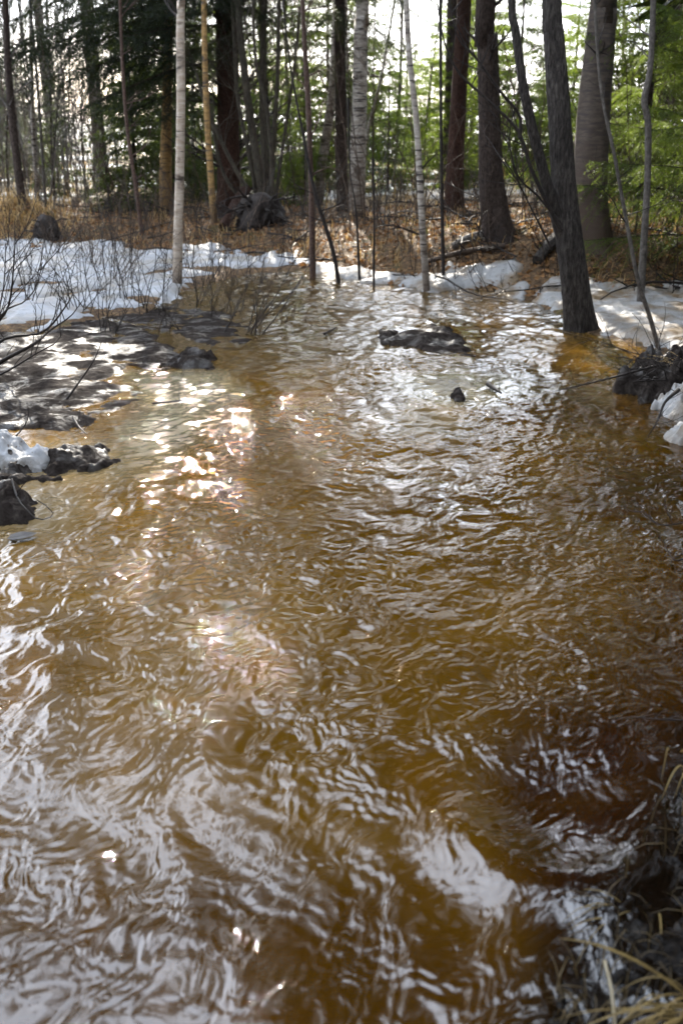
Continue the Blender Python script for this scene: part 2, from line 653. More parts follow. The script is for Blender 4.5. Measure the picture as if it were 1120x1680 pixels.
Ys = np.concatenate([np.geomspace(0.6, 16, 230), np.geomspace(16.4, 700, 70)[0:]])
us = np.concatenate([np.linspace(-3, -0.75, 24)[:-1], np.linspace(-0.75, 0.75, 230), np.linspace(0.75, 3, 24)[1:]])
X, Y = fan(Ys, us)
Z = zt(X, Y)
V = np.stack([X, Y, Z], -1).reshape(-1, 3)
F = grid_faces(*X.shape)
me = raw_mesh('ground', V, {4: [F]}, {4: [np.zeros(len(F), np.int32)]}, M['ground'])
yb = np.interp(X / Y, BU, BY)
ysh = np.interp(X / Y, SU, SY)
attr(me, 'far', (sstep(3.5, 9.0, Y - yb + 1.2 * fbm(X * .4, Y * .4, 3, 4))).ravel())
attr(me, 'bed', (sstep(0.05, -0.2, Z)).ravel())
tag(link('ground', me), kind='structure')

# ------------------------------------------------------------------ water
def pxpoly(pts, z=0.0):
    return np.array([on_z(x, y, z) for x, y in pts])

ICE_A = pxpoly([(215, 612), (300, 606), (372, 612), (395, 640), (345, 690), (300, 725), (235, 752), (205, 735), (212, 690), (225, 660)])
ICE_B = pxpoly([(665, 618), (740, 612), (800, 622), (828, 640), (800, 662), (740, 668), (680, 650)])
ICE_C = pxpoly([(640, 680), (720, 672), (760, 690), (740, 715), (660, 712)])
MUD_A = pxpoly([(-120, 548), (60, 542), (150, 528), (240, 524), (262, 540), (275, 566), (330, 574), (358, 588), (350, 604), (292, 606), (215, 612), (222, 640),
                (214, 676), (196, 694), (90, 722), (20, 715), (-120, 700)])
MUD_B = pxpoly([(-100, 762), (20, 752), (110, 738), (160, 742), (216, 752), (205, 768), (130, 778), (60, 790), (20, 800), (-100, 800)])
MUD_C = pxpoly([(-80, 796), (20, 795), (48, 815), (62, 838), (40, 858), (-80, 870)])
ISLET = pxpoly([(612, 555), (640, 545), (668, 541), (700, 533), (745, 538), (775, 556), (796, 577), (780, 586), (720, 583), (668, 574), (630, 566)])

NEAR = pxpoly([(1128, 1190), (1085, 1270), (1050, 1330), (1010, 1400), (940, 1470), (900, 1560), (860, 1640), (840, 1720), (1250, 1720), (1300, 1190)])

Ys = np.geomspace(0.85, 13.2, 1000)
us = np.linspace(-0.6, 0.6, 640)
X, Y = fan(Ys, us)
wx = X + 0.10 * fbm(X * 1.7, Y * 1.7, 3, 31)
wy = Y + 0.10 * fbm(X * 1.7, Y * 1.7, 3, 47)
# downstream axis: towards the camera and to the left in the near part
ang = R_(18) + R_(26) * sstep(3.5, 1.2, Y) * sstep(0.6, -0.6, X)
fx = np.cos(ang) * wx + np.sin(ang) * wy * 0.0 - np.sin(ang) * wy * 0.35
fy = np.sin(ang) * wx + np.cos(ang) * wy
s1 = perlin(fx * 2.6, fy * 1.7, 1)
s2 = perlin(fx * 5.6 + 0.5 * s1, fy * 4.2, 2)
w2x = X + 0.035 * fbm(X * 6, Y * 6, 2, 61) + 0.02 * s2
w2y = Y + 0.035 * fbm(X * 6, Y * 6, 2, 77)
s3 = perlin((np.cos(ang) * w2x - 0.4 * w2y) * 12.5, (np.sin(ang) * w2x + w2y) * 9.0, 3)
s4 = perlin((np.cos(ang) * w2x - 0.5 * w2y) * 25, (np.sin(ang) * w2x + w2y) * 19, 4)
# near the camera the flow swings to the left, so its streaks run the other way
wA = sstep(3.6, 1.8, Y + 0.5 * fbm(X * 0.9, Y * 0.9, 2, 17) + 0.9 * X)
def blend(a, b):
    return (wA * a + (1 - wA) * b) / np.sqrt(wA ** 2 + (1 - wA) ** 2)
acr, alo = w2x * 0.87 - w2y * 0.5, w2x * 0.5 + w2y * 0.87
s3 = blend(perlin(acr * 13 + 0.8 * s2, alo * 6.5, 13), s3)
s4 = blend(perlin(acr * 27 + 1.2 * s2, alo * 12, 14), s4)
s5 = perlin(w2x * 50 + 2 * s3, w2y * 40 - 20 * X, 5)
# patches of close parallel ripples riding on the swell
s6 = blend(perlin(acr * 38 + 2 * s2 + s3, alo * 17 + 2 * s1, 16), perlin(X * 34 + 1.5 * s2 + 3 * s1, Y * 15 - 12 * X + 2 * s3, 6))
train = np.sin((w2x * 0.55 + w2y) * 2 * np.pi / 0.062 + 3 * s2) * sstep(0.12, 0.5, fbm(X * 1.3, Y * 1.1, 3, 83))
ruf = 0.30 + 0.70 * sstep(-0.35, 0.45, fbm(X * 1.1, Y * 0.8, 3, 91) + 0.35 * sstep(-0.3, 0.6, X))
ruf = np.clip(ruf * (0.55 + 0.55 * sstep(1.4, 3.5, Y)), 0.12, 1.0)
n_ = lambda a: np.interp(Y, [0.85, 2, 4, 7, 12], a)
r3 = 0.6 * s3 + 0.8 * (0.35 - np.abs(s3))
r4 = 0.6 * s4 + 0.8 * (0.35 - np.abs(s4))
patch = sstep(-0.35, 0.35, fbm(X * 2.3 + 0.4 * s1, Y * 1.5, 3, 121))
ruf3 = (0.45 + 0.55 * ruf) * (0.8 + 0.3 * patch)
ruf4 = (0.12 + 0.88 * ruf) * (0.55 + 0.6 * patch)
H = 0.007 * s1 + n_([.005, .0055, .007, .009, .010]) * s2 + n_([.0040, .0052, .0064, .0085, .0090]) * (0.75 * s3 + 0.25 * r3) * ruf3
H = H + n_([.0046, .0056, .0066, .0070, .0052]) * r4 * ruf4 + n_([.0036, .0038, .0030, .0012, 0]) * s5 * ruf4 + 0.0005 * train
H = H + n_([.0012, .0028, .0044, .0046, .0034]) * (0.5 * s6 + 0.6 * (0.3 - np.abs(s6))) * ruf4
# calmer along ice, mud and shore
ys_ = np.interp(X / Y, SU, SY)
dI = np.maximum.reduce([poly_sd(X, Y, p) for p in (ICE_A, MUD_A, MUD_B, MUD_C)])
dS = np.maximum(poly_sd(X, Y, ISLET), poly_sd(X, Y, ICE_B))
calm = 1 - 0.35 * sstep(-0.3, 0.0, dI)
calm = np.minimum(calm, 1 - 0.5 * sstep(-0.2, 0.0, dS))
H = H * np.clip(calm, 0.2, 1)
# the standing wave over a sunk stone, near right
for (px, py, r, a) in ((905, 1300, 0.19, 0.035), (560, 1460, 0.25, 0.012), (690, 1490, 0.2, 0.008), (250, 1420, 0.3, 0.014)):
    c = on_z(px, py)
    rr = np.hypot(X - c[0], (Y - c[1]) * 0.8)
    H = H - a * np.exp(-(rr / r) ** 2 * 1.2) + 0.5 * a * np.exp(-((rr - 1.25 * r) / (0.4 * r)) ** 2) * sstep(0.1, -0.2, Y - c[1])
Zw = H
V = np.stack([X, Y, Zw], -1).reshape(-1, 3)
F = grid_faces(*X.shape)
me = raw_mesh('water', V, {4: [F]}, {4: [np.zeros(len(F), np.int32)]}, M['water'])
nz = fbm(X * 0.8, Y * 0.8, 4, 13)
deep = sstep(-0.15, 0.75, X / Y * 1.2 + 0.25 * nz + 0.10) * sstep(7.5, 4.5, Y)  # darker to the right and bottom: depth, with shade painted in
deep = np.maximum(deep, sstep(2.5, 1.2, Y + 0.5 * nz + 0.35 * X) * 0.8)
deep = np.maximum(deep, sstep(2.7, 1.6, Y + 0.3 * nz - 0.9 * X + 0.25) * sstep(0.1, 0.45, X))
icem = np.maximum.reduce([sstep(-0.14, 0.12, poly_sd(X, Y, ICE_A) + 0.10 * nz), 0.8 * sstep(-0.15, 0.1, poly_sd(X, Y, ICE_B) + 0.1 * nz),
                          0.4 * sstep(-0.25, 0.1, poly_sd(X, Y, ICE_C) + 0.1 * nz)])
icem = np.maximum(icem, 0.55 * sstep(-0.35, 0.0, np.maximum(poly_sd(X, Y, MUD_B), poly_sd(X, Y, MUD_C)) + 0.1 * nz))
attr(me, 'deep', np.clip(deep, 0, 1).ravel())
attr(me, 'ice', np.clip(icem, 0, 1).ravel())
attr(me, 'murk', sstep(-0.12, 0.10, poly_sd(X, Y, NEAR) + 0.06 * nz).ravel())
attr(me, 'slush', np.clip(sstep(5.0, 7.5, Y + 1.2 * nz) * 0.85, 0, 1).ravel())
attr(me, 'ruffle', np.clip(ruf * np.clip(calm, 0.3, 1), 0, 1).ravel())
tag(link('water', me), kind='structure')

# ------------------------------------------------------------------ slabs: snow, mud, ice
def slab(name, poly, mat, thick, edge, res, base=None, rough=0.3, nscale=4.0, seed=0, hole=0.0, breakup=0.12, bscale=2.5, skirt=0.06):
    P = np.asarray(poly)
    x0, y0 = P[:, 0].min() - 0.15, P[:, 1].min() - 0.15
    x1, y1 = P[:, 0].max() + 0.15, P[:, 1].max() + 0.15
    xs = np.arange(x0, x1, res)
    ys = np.arange(y0, y1, res)
    Y, X = np.meshgrid(ys, xs, indexing='ij')
    sd = poly_sd(X, Y, P) + breakup * fbm(X * bscale, Y * bscale, 4, seed)
    if hole > 0:
        sd = np.minimum(sd, (0.75 - hole + 0.9 * fbm(X * 1.4, Y * 1.4, 4, seed + 40)) * 0.6)
    t = np.clip(sd / edge, 0, 1)
    prof = np.sqrt(np.clip(1 - (1 - t) ** 2, 0, 1))
    n = fbm(X * nscale, Y * nscale, 5, seed + 7, 0.55)
    if base is None:
        b = np.maximum(zt(X, Y), -0.02)
    else:
        b = np.full(X.shape, base)
    Z = b - skirt + prof * (thick * (1 + rough * n) + skirt)
    keep = sd > 0
    F = grid_faces(*X.shape, keep)
    V, F, used = compact(np.stack([X, Y, Z], -1).reshape(-1, 3), F)
    return raw_mesh(name, V, {4: [F]}, {4: [np.zeros(len(F), np.int32)]}, mat)


LEFT_SNOW = pxpoly([(-420, 398), (0, 396), (95, 403), (200, 407), (300, 410), (400, 414), (500, 430), (512, 438), (500, 444), (430, 446), (360, 452), (300, 470), (306, 500), (240, 512),
                    (165, 520), (112, 546), (60, 548), (0, 550), (-420, 560)])
tag(link('snow', slab('snow', LEFT_SNOW, M['snow'], 0.035, 0.3, 0.025, None, 0.35, 3, 3, 0.36, 0.25, 1.8)), kind='structure')
tag(link('snow', slab('snow', pxpoly([(505, 438), (560, 446), (640, 455), (690, 462), (760, 464), (830, 468), (868, 478), (860, 492), (830, 484), (765, 476), (705, 484), (640, 468), (560, 460), (510, 450)]),
                      M['snow_dirty'], 0.035, 0.12, 0.02, None, 0.5, 5, 15, 0.0, 0.14, 3.0)), kind='structure')
tag(link('snow', slab('snow', pxpoly([(862, 486), (900, 478), (960, 478), (1050, 490), (1120, 484), (1320, 500), (1500, 700), (1250, 660), (1120, 612), (1060, 574), (1000, 552), (950, 536), (915, 518), (870, 498)]),
                      M['snow_dirty'], 0.045, 0.25, 0.02, None, 0.5, 5, 25, 0.0, 0.10, 3.0)), kind='structure')
tag(link('mud', slab('mud', MUD_A, M['mud'], 0.020, 0.3, 0.014, 0.0, 1.0, 3.0, 33, 0.06, 0.16, 3.5, 0.05)), kind='structure')
MUD_D = pxpoly([(140, 528), (190, 508), (250, 500), (330, 496), (400, 508), (432, 530), (420, 560), (380, 584), (330, 578), (270, 562), (200, 545)])
tag(link('mud', slab('mud', MUD_D, M['mud'], 0.006, 0.3, 0.014, 0.0, 1.8, 4.0, 35, 0.0, 0.2, 3.0, 0.05)), kind='structure')
tag(link('mud', slab('mud', MUD_B, M['mud'], 0.035, 0.10, 0.010, 0.0, 1.2, 7.0, 36, 0.0, 0.10, 4.5, 0.05)), kind='structure')
tag(link('mud', slab('mud', MUD_C, M['mud'], 0.035, 0.10, 0.010, 0.0, 1.2, 7.0, 38, 0.0, 0.08, 4.5, 0.05)), kind='structure')
tag(link('ice', slab('ice', ICE_A, M['ice'], 0.001, 0.3, 0.014, 0.0, 2.0, 5, 52, 0.1, 0.16, 3.0, 0.05)), kind='structure')
tag(link('ice', slab('ice', ICE_B, M['ice'], 0.008, 0.25, 0.014, 0.0, 1.8, 5, 55, 0.0, 0.12, 3.5, 0.05)), kind='structure')

def slab_thing(name, label, cat, *a, **k):
    me = slab(name, *a, **k)
    n = len(me.vertices)
    co = np.empty(n * 3, np.float32)
    me.vertices.foreach_get('co', co)
    co = co.reshape(-1, 3)
    c = co.mean(0)
    c[2] = 0
    me.vertices.foreach_set('co', (co - c).ravel())
    me.update()
    return tag(link(name, me, loc=tuple(float(v) for v in c)), label, cat)

tag(link('bank', slab('bank', NEAR, M['mud_wet'], 0.020, 0.16, 0.006, -0.016, 1.6, 13, 81, 0.0, 0.06, 8.0, 0.05)), kind='structure')
slab_thing('mud_islet', 'low dark mud islet standing in the glittering upper stream', 'islet', ISLET, M['mud'], 0.022, 0.2, 0.012, 0.0, 1.3, 5, 61, breakup=0.08, bscale=4.0, skirt=0.05)
slab_thing('mud_lump', 'small brown lump breaking the water left of the dark islet', 'lump', pxpoly([(612, 560), (622, 540), (652, 542), (656, 562), (630, 570)]), M['mud'], 0.022, 0.08, 0.01, 0.0, 1.0, 7, 63, breakup=0.03, bscale=6, skirt=0.05)
slab_thing('mud_lump', 'ragged dark clod at the tip of the left mud shelf', 'lump', pxpoly([(258, 596), (290, 584), (335, 580), (357, 590), (345, 604), (300, 610), (262, 606)]), M['mud'], 0.04, 0.18, 0.01, 0.0, 1.2, 7, 64, breakup=0.07, bscale=7, skirt=0.05)
slab_thing('snow_lump', 'rounded lump of old snow on the left mud edge, water beneath it', 'snow lump', pxpoly([(-60, 742), (0, 736), (60, 742), (95, 756), (70, 776), (10, 778), (-60, 778)]), M['snow'], 0.09, 0.12, 0.008, 0.0, 0.6, 8, 66, breakup=0.04, bscale=6, skirt=0.02)
slab_thing('snow_lump', 'smooth pale snow lump at the right edge below the twig pile', 'snow lump', pxpoly([(1086, 716), (1110, 704), (1150, 700), (1190, 710), (1170, 732), (1110, 732)]), M['snow_dirty'], 0.075, 0.12, 0.008, 0.0, 0.7, 8, 67, breakup=0.03, bscale=6, skirt=0.02)
slab_thing('snow_lump', 'snow caked on the right bank among black twigs', 'snow lump', pxpoly([(1068, 672), (1095, 655), (1150, 640), (1210, 650), (1190, 690), (1110, 692)]), M['snow_dirty'], 0.10, 0.16, 0.008, 0.0, 0.9, 7, 68, breakup=0.05, bscale=6, skirt=0.02)
slab_thing('ice_lump', 'dark wet ice chunk in front of the pale ice patch', 'ice lump', pxpoly([(738, 652), (752, 646), (764, 650), (762, 660), (744, 661)]), M['mud'], 0.035, 0.04, 0.006, 0.0, 0.9, 9, 70, breakup=0.02, bscale=8, skirt=0.02)

# ------------------------------------------------------------------ trees: pieces
def wander(rng, p, d, L, k, wob=0.12, up=0.0):
    P = [np.array(p, float)]
    d = np.array(d, float)
    d /= np.linalg.norm(d)
    st = L / (k - 1)
    for i in range(k - 1):
        d = d + wob * rng.normal(size=3) + np.array([0, 0, up])
        d /= np.linalg.norm(d)
        P.append(P[-1] + d * st)
    return np.array(P)

def twig(mb, rng, p, d, L, r, depth=1, kids=4, wob=0.12, up=0.05, k=6, sides=4, ratio=0.5, mi=0):
    P = wander(rng, p, d, L, k, wob, up)
    mb.line(P, np.linspace(r, max(r * 0.25, 0.0009), k), sides, mi)
    if depth <= 0:
        return
    main = P[-1] - P[0]
    main /= np.linalg.norm(main) + 1e-9
    for i in range(kids):
        f = rng.uniform(0.25, 0.95)
        j = f * (k - 1)
        a = int(j)
        q = P[a] + (P[min(a + 1, k - 1)] - P[a]) * (j - a)
        side = rng.normal(size=3)
        side -= main * (side @ main)
        side /= np.linalg.norm(side) + 1e-9
        dd = main * rng.uniform(0.5, 1.0) + side * rng.uniform(0.5, 0.9)
        twig(mb, rng, q, dd, L * ratio * rng.uniform(0.5, 1.1) * (1.15 - 0.5 * f), r * 0.55 * (1.1 - 0.5 * f), depth - 1, max(2, kids - 1), wob, up, max(4, k - 1), max(3, sides - 1), ratio, mi)

def smooth_path(P, n):
    P = np.asarray(P, float)
    s = np.concatenate([[0], np.cumsum(np.linalg.norm(np.diff(P, axis=0), axis=1))])
    t = np.linspace(0, s[-1], n)
    # Catmull-Rom through the points
    out = []
    for v in t:
        i = min(max(np.searchsorted(s, v) - 1, 0), len(P) - 2)
        f = (v - s[i]) / max(s[i + 1] - s[i], 1e-9)
        p0, p1, p2, p3 = P[max(i - 1, 0)], P[i], P[i + 1], P[min(i + 2, len(P) - 1)]
        out.append(0.5 * (2 * p1 + (p2 - p0) * f + (2 * p0 - 5 * p1 + 4 * p2 - p3) * f * f + (3 * p1 - p0 - 3 * p2 + p3) * f ** 3))
    return np.array(out), t / s[-1], s[-1]

def trunk_mesh(name, P, R, mat, sides=20, rows=60, furrow=0.0, flare=0.0, seed=0, lump=0.03, fr=(9, 3)):
    """tapered trunk along P, with furrows, swellings and root flare"""
    C, t, L = smooth_path(P, rows)
    f0 = np.linspace(0, 1, len(R))
    s0 = np.concatenate([[0], np.cumsum(np.linalg.norm(np.diff(np.asarray(P), axis=0), axis=1))])
    r = np.interp(t, s0 / s0[-1], R)
    V, F = tubes(C[None], np.ones((1, rows)), sides)
    V = V.reshape(rows, sides, 3)
    D = V - C[:, None, :]
    th = np.arange(sides) * 2 * np.pi / sides
    z = t * L
    TH, ZZ = np.meshgrid(th, z)
    m = 1 + lump * fbm(np.cos(TH) * 1.2 + ZZ * 1.6, np.sin(TH) * 1.2 + 3, 3, seed)
    if furrow:
        a = fbm(np.cos(TH) * fr[0] * .5 + 9, np.sin(TH) * fr[0] * .5 + ZZ * fr[1], 3, seed + 5, 0.6)
        m = m - furrow * np.abs(a)
    if flare:
        lob = 0.75 + 0.45 * np.cos(TH * 5 + seed) + 0.25 * np.cos(TH * 3 + 2 * seed)
        m = m + flare * np.exp(-ZZ / (r[0] * 1.3)) * lob
    V = C[:, None, :] + D * (r[:, None] * m)[..., None]
    mb = MB()
    mb.add(V.reshape(-1, 3), F)
    return mb, C, r


def px_path(base, pts):
    """trunk path standing on base, through photo pixels at the base's distance"""
    return [np.array(base)] + [at_y(x, y, base[1] + dy) for (x, y, dy) in pts]


def grow_to(P, height, rng, lean=None, n=3):
    """carry the trunk on above the picture to its full height"""
    P = [np.array(p) for p in P]
    d = P[-1] - P[-2]
    d /= np.linalg.norm(d)
    h0 = P[-1][2]
    for i in range(n):
        d = d * 0.6 + np.array([0, 0, 0.4]) + 0.03 * rng.normal(size=3)
        d /= np.linalg.norm(d)
        P.append(P[-1] + d * (height - h0) / n)
    return P

# spruce boughs ------------------------------------------------------
def bough_tris(rng, L, droop, sec_step, cl_step, nlen, nwid, hang, ntri=3, base=0.1, width=0.42):
    s = np.arange(base * L, L, sec_step)
    s = np.minimum(s + rng.uniform(-0.3, 0.3, len(s)) * sec_step, 0.985 * L)
    out_p, out_d = [], []

    def main(q):
        f = q / L
        return np.stack([q, 0.03 * L * np.sin(f * 5 + ph), -droop * L * f ** 1.5 + 0.10 * L * np.clip(f - 0.7, 0, 1) ** 1.3], -1)
    ph = rng.uniform(0, 6)
    for sg in (-1, 1):
        f = s / L
        ln = width * L * (1 - f) ** 0.65 * (0.45 + 0.55 * np.sin(np.clip(f * 3.0, 0, 1.57))) * rng.uniform(0.55, 1.25, len(s)) + 0.05
        a = np.radians(rng.uniform(38, 70, len(s)))
        d = np.stack([np.cos(a), sg * np.sin(a), -hang * rng.uniform(0.2, 0.9, len(s))], -1)
        m = main(s)
        for i in range(len(s)):
            j = np.arange(0.02, ln[i], cl_step)
            g = j / ln[i]
            p = m[i] + d[i] * j[:, None]
            p[:, 2] -= hang * ln[i] * 0.5 * g ** 2
            out_p.append(p)
            dd = np.repeat(d[i][None], len(j), 0)
            dd[:, 2] -= hang * g
            out_d.append(dd)
    j = np.arange(0.2 * L, L, cl_step)
    out_p.append(main(j))
    out_d.append(np.repeat(np.array([[1, 0, -droop]]), len(j), 0))
    p = np.repeat(np.concatenate(out_p), ntri, 0)
    d = np.repeat(np.concatenate(out_d), ntri, 0)
    d = d / np.linalg.norm(d, axis=1, keepdims=True)
    n = len(p)
    e = d + 0.75 * rng.normal(size=(n, 3)) * np.array([1, 1, 0.8])
    e /= np.linalg.norm(e, axis=1, keepdims=True)
    w = np.cross(e, rng.normal(size=(n, 3)))
    w /= np.linalg.norm(w, axis=1, keepdims=True) + 1e-9
    ll = nlen * rng.uniform(0.6, 1.3, n)[:, None]
    p = p + 0.3 * cl_step * rng.normal(size=(n, 3))
    V = np.stack([p - w * nwid / 2 - e * ll * 0.2, p + w * nwid / 2 - e * ll * 0.2, p + e * ll], 1).reshape(-1, 3)
    F = np.arange(3 * n).reshape(-1, 3)
    mq = main(np.linspace(0, 0.97 * L, 9))
    return V, F, mq

def rotz(V, a):
    c, s = np.cos(a), np.sin(a)
    return np.stack([V[:, 0] * c - V[:, 1] * s, V[:, 0] * s + V[:, 1] * c, V[:, 2]], -1)

def tilt(V, a):
    c, s = np.cos(a), np.sin(a)
    return np.stack([V[:, 0] * c - V[:, 2] * s, V[:, 1], V[:, 0] * s + V[:, 2] * c], -1)

rg = np.random.RandomState(3)
BOUGH = []
for i in range(5):
    mb = MB()
    V, F, mq = bough_tris(rg, 2.4, 0.22 + 0.06 * i, 0.055, 0.028, 0.045, 0.008, 0.75 + 0.15 * (i % 3), 3)
    mb.add(V, F, 0)
    mb.line(mq, np.linspace(0.018, 0.004, len(mq)), 5, 1)
    BOUGH.append(mb)
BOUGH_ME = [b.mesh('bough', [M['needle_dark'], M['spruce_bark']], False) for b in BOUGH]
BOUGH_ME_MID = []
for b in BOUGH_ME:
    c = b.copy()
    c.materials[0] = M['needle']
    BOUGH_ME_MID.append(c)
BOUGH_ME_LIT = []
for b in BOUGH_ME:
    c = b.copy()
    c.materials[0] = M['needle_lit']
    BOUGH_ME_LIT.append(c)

def crown_mesh(seed, h0, h1, Rmax, whorl=0.42, per=5, mat='needle_dark', coarse=1.0, droop=0.25, lowfull=False):
    r = np.random.RandomState(seed)
    lib = [bough_tris(r, 1.0, droop + 0.05 * i, 0.085 * coarse, 0.055 * coarse, 0.075 * coarse, 0.020 * coarse, 0.5, 2) for i in range(4)]
    mb = MB()
    z = h0
    while z < h1 - 0.25:
        f = (z - h0) / (h1 - h0)
        Rr = Rmax * (1 - f) ** 0.8 * (1.0 if lowfull else min(1.0, 0.55 + f * 3)) + 0.12
        for k in range(per):
            V, F, mq = lib[r.randint(4)]
            sc = Rr * r.uniform(0.7, 1.15)
            a = r.uniform(0, 2 * np.pi)
            q = tilt(V * sc, R_(r.uniform(-6, 10) + 25 * f))
            q = rotz(q, a) + np.array([0, 0, z + r.uniform(-0.2, 0.2) * whorl])
            mb.add(q, F, 0)
        z += whorl * (1 - 0.35 * f)
    return mb.mesh('crown', [M[mat]], False)

CROWN_TALL = [crown_mesh(100 + i, 0.0, 13.0, 2.5 - 0.2 * i, 0.5, 7, 'needle_dark', 1.35) for i in range(3)]
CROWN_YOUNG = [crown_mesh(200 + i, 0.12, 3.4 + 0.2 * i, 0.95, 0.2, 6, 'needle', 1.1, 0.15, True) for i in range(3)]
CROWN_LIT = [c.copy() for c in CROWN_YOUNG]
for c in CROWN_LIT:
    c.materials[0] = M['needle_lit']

# bare crowns ------------------------------------------------------
def bare_crown(seed, H=6.0, spread=1.6, n=16, mat='dark_twig', r0=0.022, depth=2):
    r = np.random.RandomState(seed)
    mb = MB()
    for i in range(n):
        z = H * (i + r.uniform(0, 1)) / n
        f = z / H
        a = r.uniform(0, 6.28)
        d = np.array([np.cos(a), np.sin(a), r.uniform(0.7, 1.3)])
        twig(mb, r, (0, 0, z), d, spread * (1.15 - 0.75 * f) * r.uniform(0.7, 1.2), r0 * (1.1 - 0.7 * f), depth, 5, 0.10, 0.03, 6, 4, 0.55)
    return mb.mesh('branches', [M[mat]])

BARE = [bare_crown(300 + i, 6.0, 1.8, 18) for i in range(3)]
BARE_THIN = [bare_crown(320 + i, 3.6, 0.75, 13, 'grey', 0.008, 2) for i in range(3)]
BARE_BROWN = [bare_crown(340 + i, 3.6, 0.8, 13, 'brown_twig', 0.008, 2) for i in range(3)]

def side_twigs(name, C, r, rng, n, L, mat, t0=0.15, t1=0.95, depth=1, upz=0.8, rr=0.35, kids=4):
    mb = MB()
    k = len(C)
    for i in range(n):
        j = int((t0 + (t1 - t0) * rng.uniform()) * (k - 1))
        a = rng.uniform(0, 6.28)
        d = np.array([np.cos(a), np.sin(a), rng.uniform(0.2, 1.2) * upz])
        l = L * rng.uniform(0.5, 1.2)
        twig(mb, rng, C[j], d, l, min(max(r[j] * rr, 0.002), 0.02), depth, kids, 0.12, 0.05, 6, 4, 0.5)
    return mb

# ------------------------------------------------------------------ the trees one can name
def tree(name, label, base_px, pts, widths, mat, height, sides=18, rows=70, furrow=0.0, flare=0.0, crown=None, seed=1, twigs=None, group=None, lump=0.03, Y=None, cat='tree', fr=(9, 3), sink=0.08):
    rng = np.random.RandomState(seed)
    b = hit(*base_px) if Y is None else at_y(base_px[0], base_px[1], Y)
    P = px_path(b, pts)
    R = [w / 2 * depth_of(p) / FPX for w, p in zip(widths, P)]
    low = P[0] - np.array([0, 0, sink]) - (P[1] - P[0]) / np.linalg.norm(P[1] - P[0]) * 0.05
    P = [low] + P[1:] if len(P) > 1 else P
    n0 = len(P)
    P = grow_to(P, height, rng)
    top = len(P) - n0
    R = R + list(np.linspace(R[-1], 0.012, top + 1)[1:])
    root = thing(name, label, cat, tuple(b), group)
    mb, C, r = trunk_mesh('trunk', P, R, mat, sides, rows, furrow, flare, seed, lump, fr)
    link('trunk', mb.mesh('trunk', mat, True, b), root)
    if twigs:
        n, L, tm, t0, t1, dep = twigs
        link('branches', side_twigs('branches', C, r, rng, n, L, M[tm], t0, t1, dep).mesh('branches', [M[tm]], True, b), root)
    if crown is not None:
        me, z0, sc = crown
        j = int(np.argmin(np.abs(C[:, 2] - (b[2] + z0))))
        link('crown' if me.name.startswith('crown') else 'branches', me, root, tuple(C[j] - b), (0, 0, rng.uniform(0, 6.28)), sc)
    return root, b, C, r

def add_boughs(root, b, C, specs, lib):
    """specs: (height above base, azimuth deg, length factor, tilt deg)"""
    for i, (h, az, s, tl) in enumerate(specs):
        j = int(np.argmin(np.abs(C[:, 2] - (b[2] + h))))
        p = C[j] - b
        link('bough', lib[(i * 3 + int(az)) % len(lib)], root, tuple(p), (0, -R_(tl), R_(az)), s)

# alder with two stems, in the water at the right
b = hit(955, 540)
root = thing('alder_tree', 'leaning furrowed dark alder forking low, its foot in the stream', 'tree', tuple(b))
P = px_path(b, [(938, 430, 0), (926, 330, 0.03), (918, 200, 0.05), (908, 60, 0.08), (904, -20, 0.1)])
R = [w / 2 * depth_of(p) / FPX for w, p in zip([50, 45, 42, 38, 35, 33], P)]
P[0] = P[0] - np.array([0, 0, 0.05])
P2 = grow_to(P, 9.0, np.random.RandomState(4))
mb, C, r = trunk_mesh('trunk', P2, R + [0.06, 0.04, 0.015], M['alder'], 56, 260, 0.16, 0.35, 6, 0.04, (11, 1.6))
link('trunk', mb.mesh('trunk', M['alder'], True, b), root)
link('branches', BARE[0], root, tuple(C[150] - b), (0, 0, 1.0), 0.8)
Pb = [at_y(936, 425, b[1]), at_y(918, 372, b[1]), at_y(893, 290, b[1] - 0.05), at_y(862, 165, b[1] - 0.1), at_y(845, 50, b[1] - 0.1), at_y(838, -20, b[1] - 0.1)]
Rb = [w / 2 * depth_of(p) / FPX for w, p in zip([26, 24, 18, 16, 14, 13], Pb)]
Pb = grow_to(Pb, 7.0, np.random.RandomState(5))
mb, C2, r2 = trunk_mesh('stem', Pb, Rb + [0.04, 0.025, 0.01], M['alder'], 26, 120, 0.08, 0.0, 9, 0.04, (7, 2))
link('stem', mb.mesh('stem', M['alder'], True, b), root)
mb = MB()
rngA = np.random.RandomState(12)
for pts, w in (([(920, 380), (895, 330), (868, 270), (850, 215), (800, 165), (745, 110), (722, 40), (716, -20)], 8),
               ([(852, 225), (852, 190), (820, 150), (780, 95), (750, 60), (735, -10)], 6),
               ([(918, 365), (880, 320), (850, 290), (835, 230), (845, 170)], 5),
               ([(905, 410), (870, 340), (850, 300), (820, 250)], 4)):
    Q, t, L = smooth_path([at_y(x, y, b[1] - 0.1 - 0.0006 * (920 - x)) for x, y in pts], 18)
    mb.line(Q, np.linspace(w / 2 * 6.5 / FPX, 0.003, 18), 6)
    for i in range(7):
        j = rngA.randint(6, 17)
        d = np.array([rngA.uniform(-1, 0.4), rngA.uniform(-0.5, 0.5), rngA.uniform(0.1, 1)])
        twig(mb, rngA, Q[j], d, rngA.uniform(0.2, 0.6), 0.004, 1, 3)
link('branches', mb.mesh('branches', [M['dark_twig']], True, b), root)

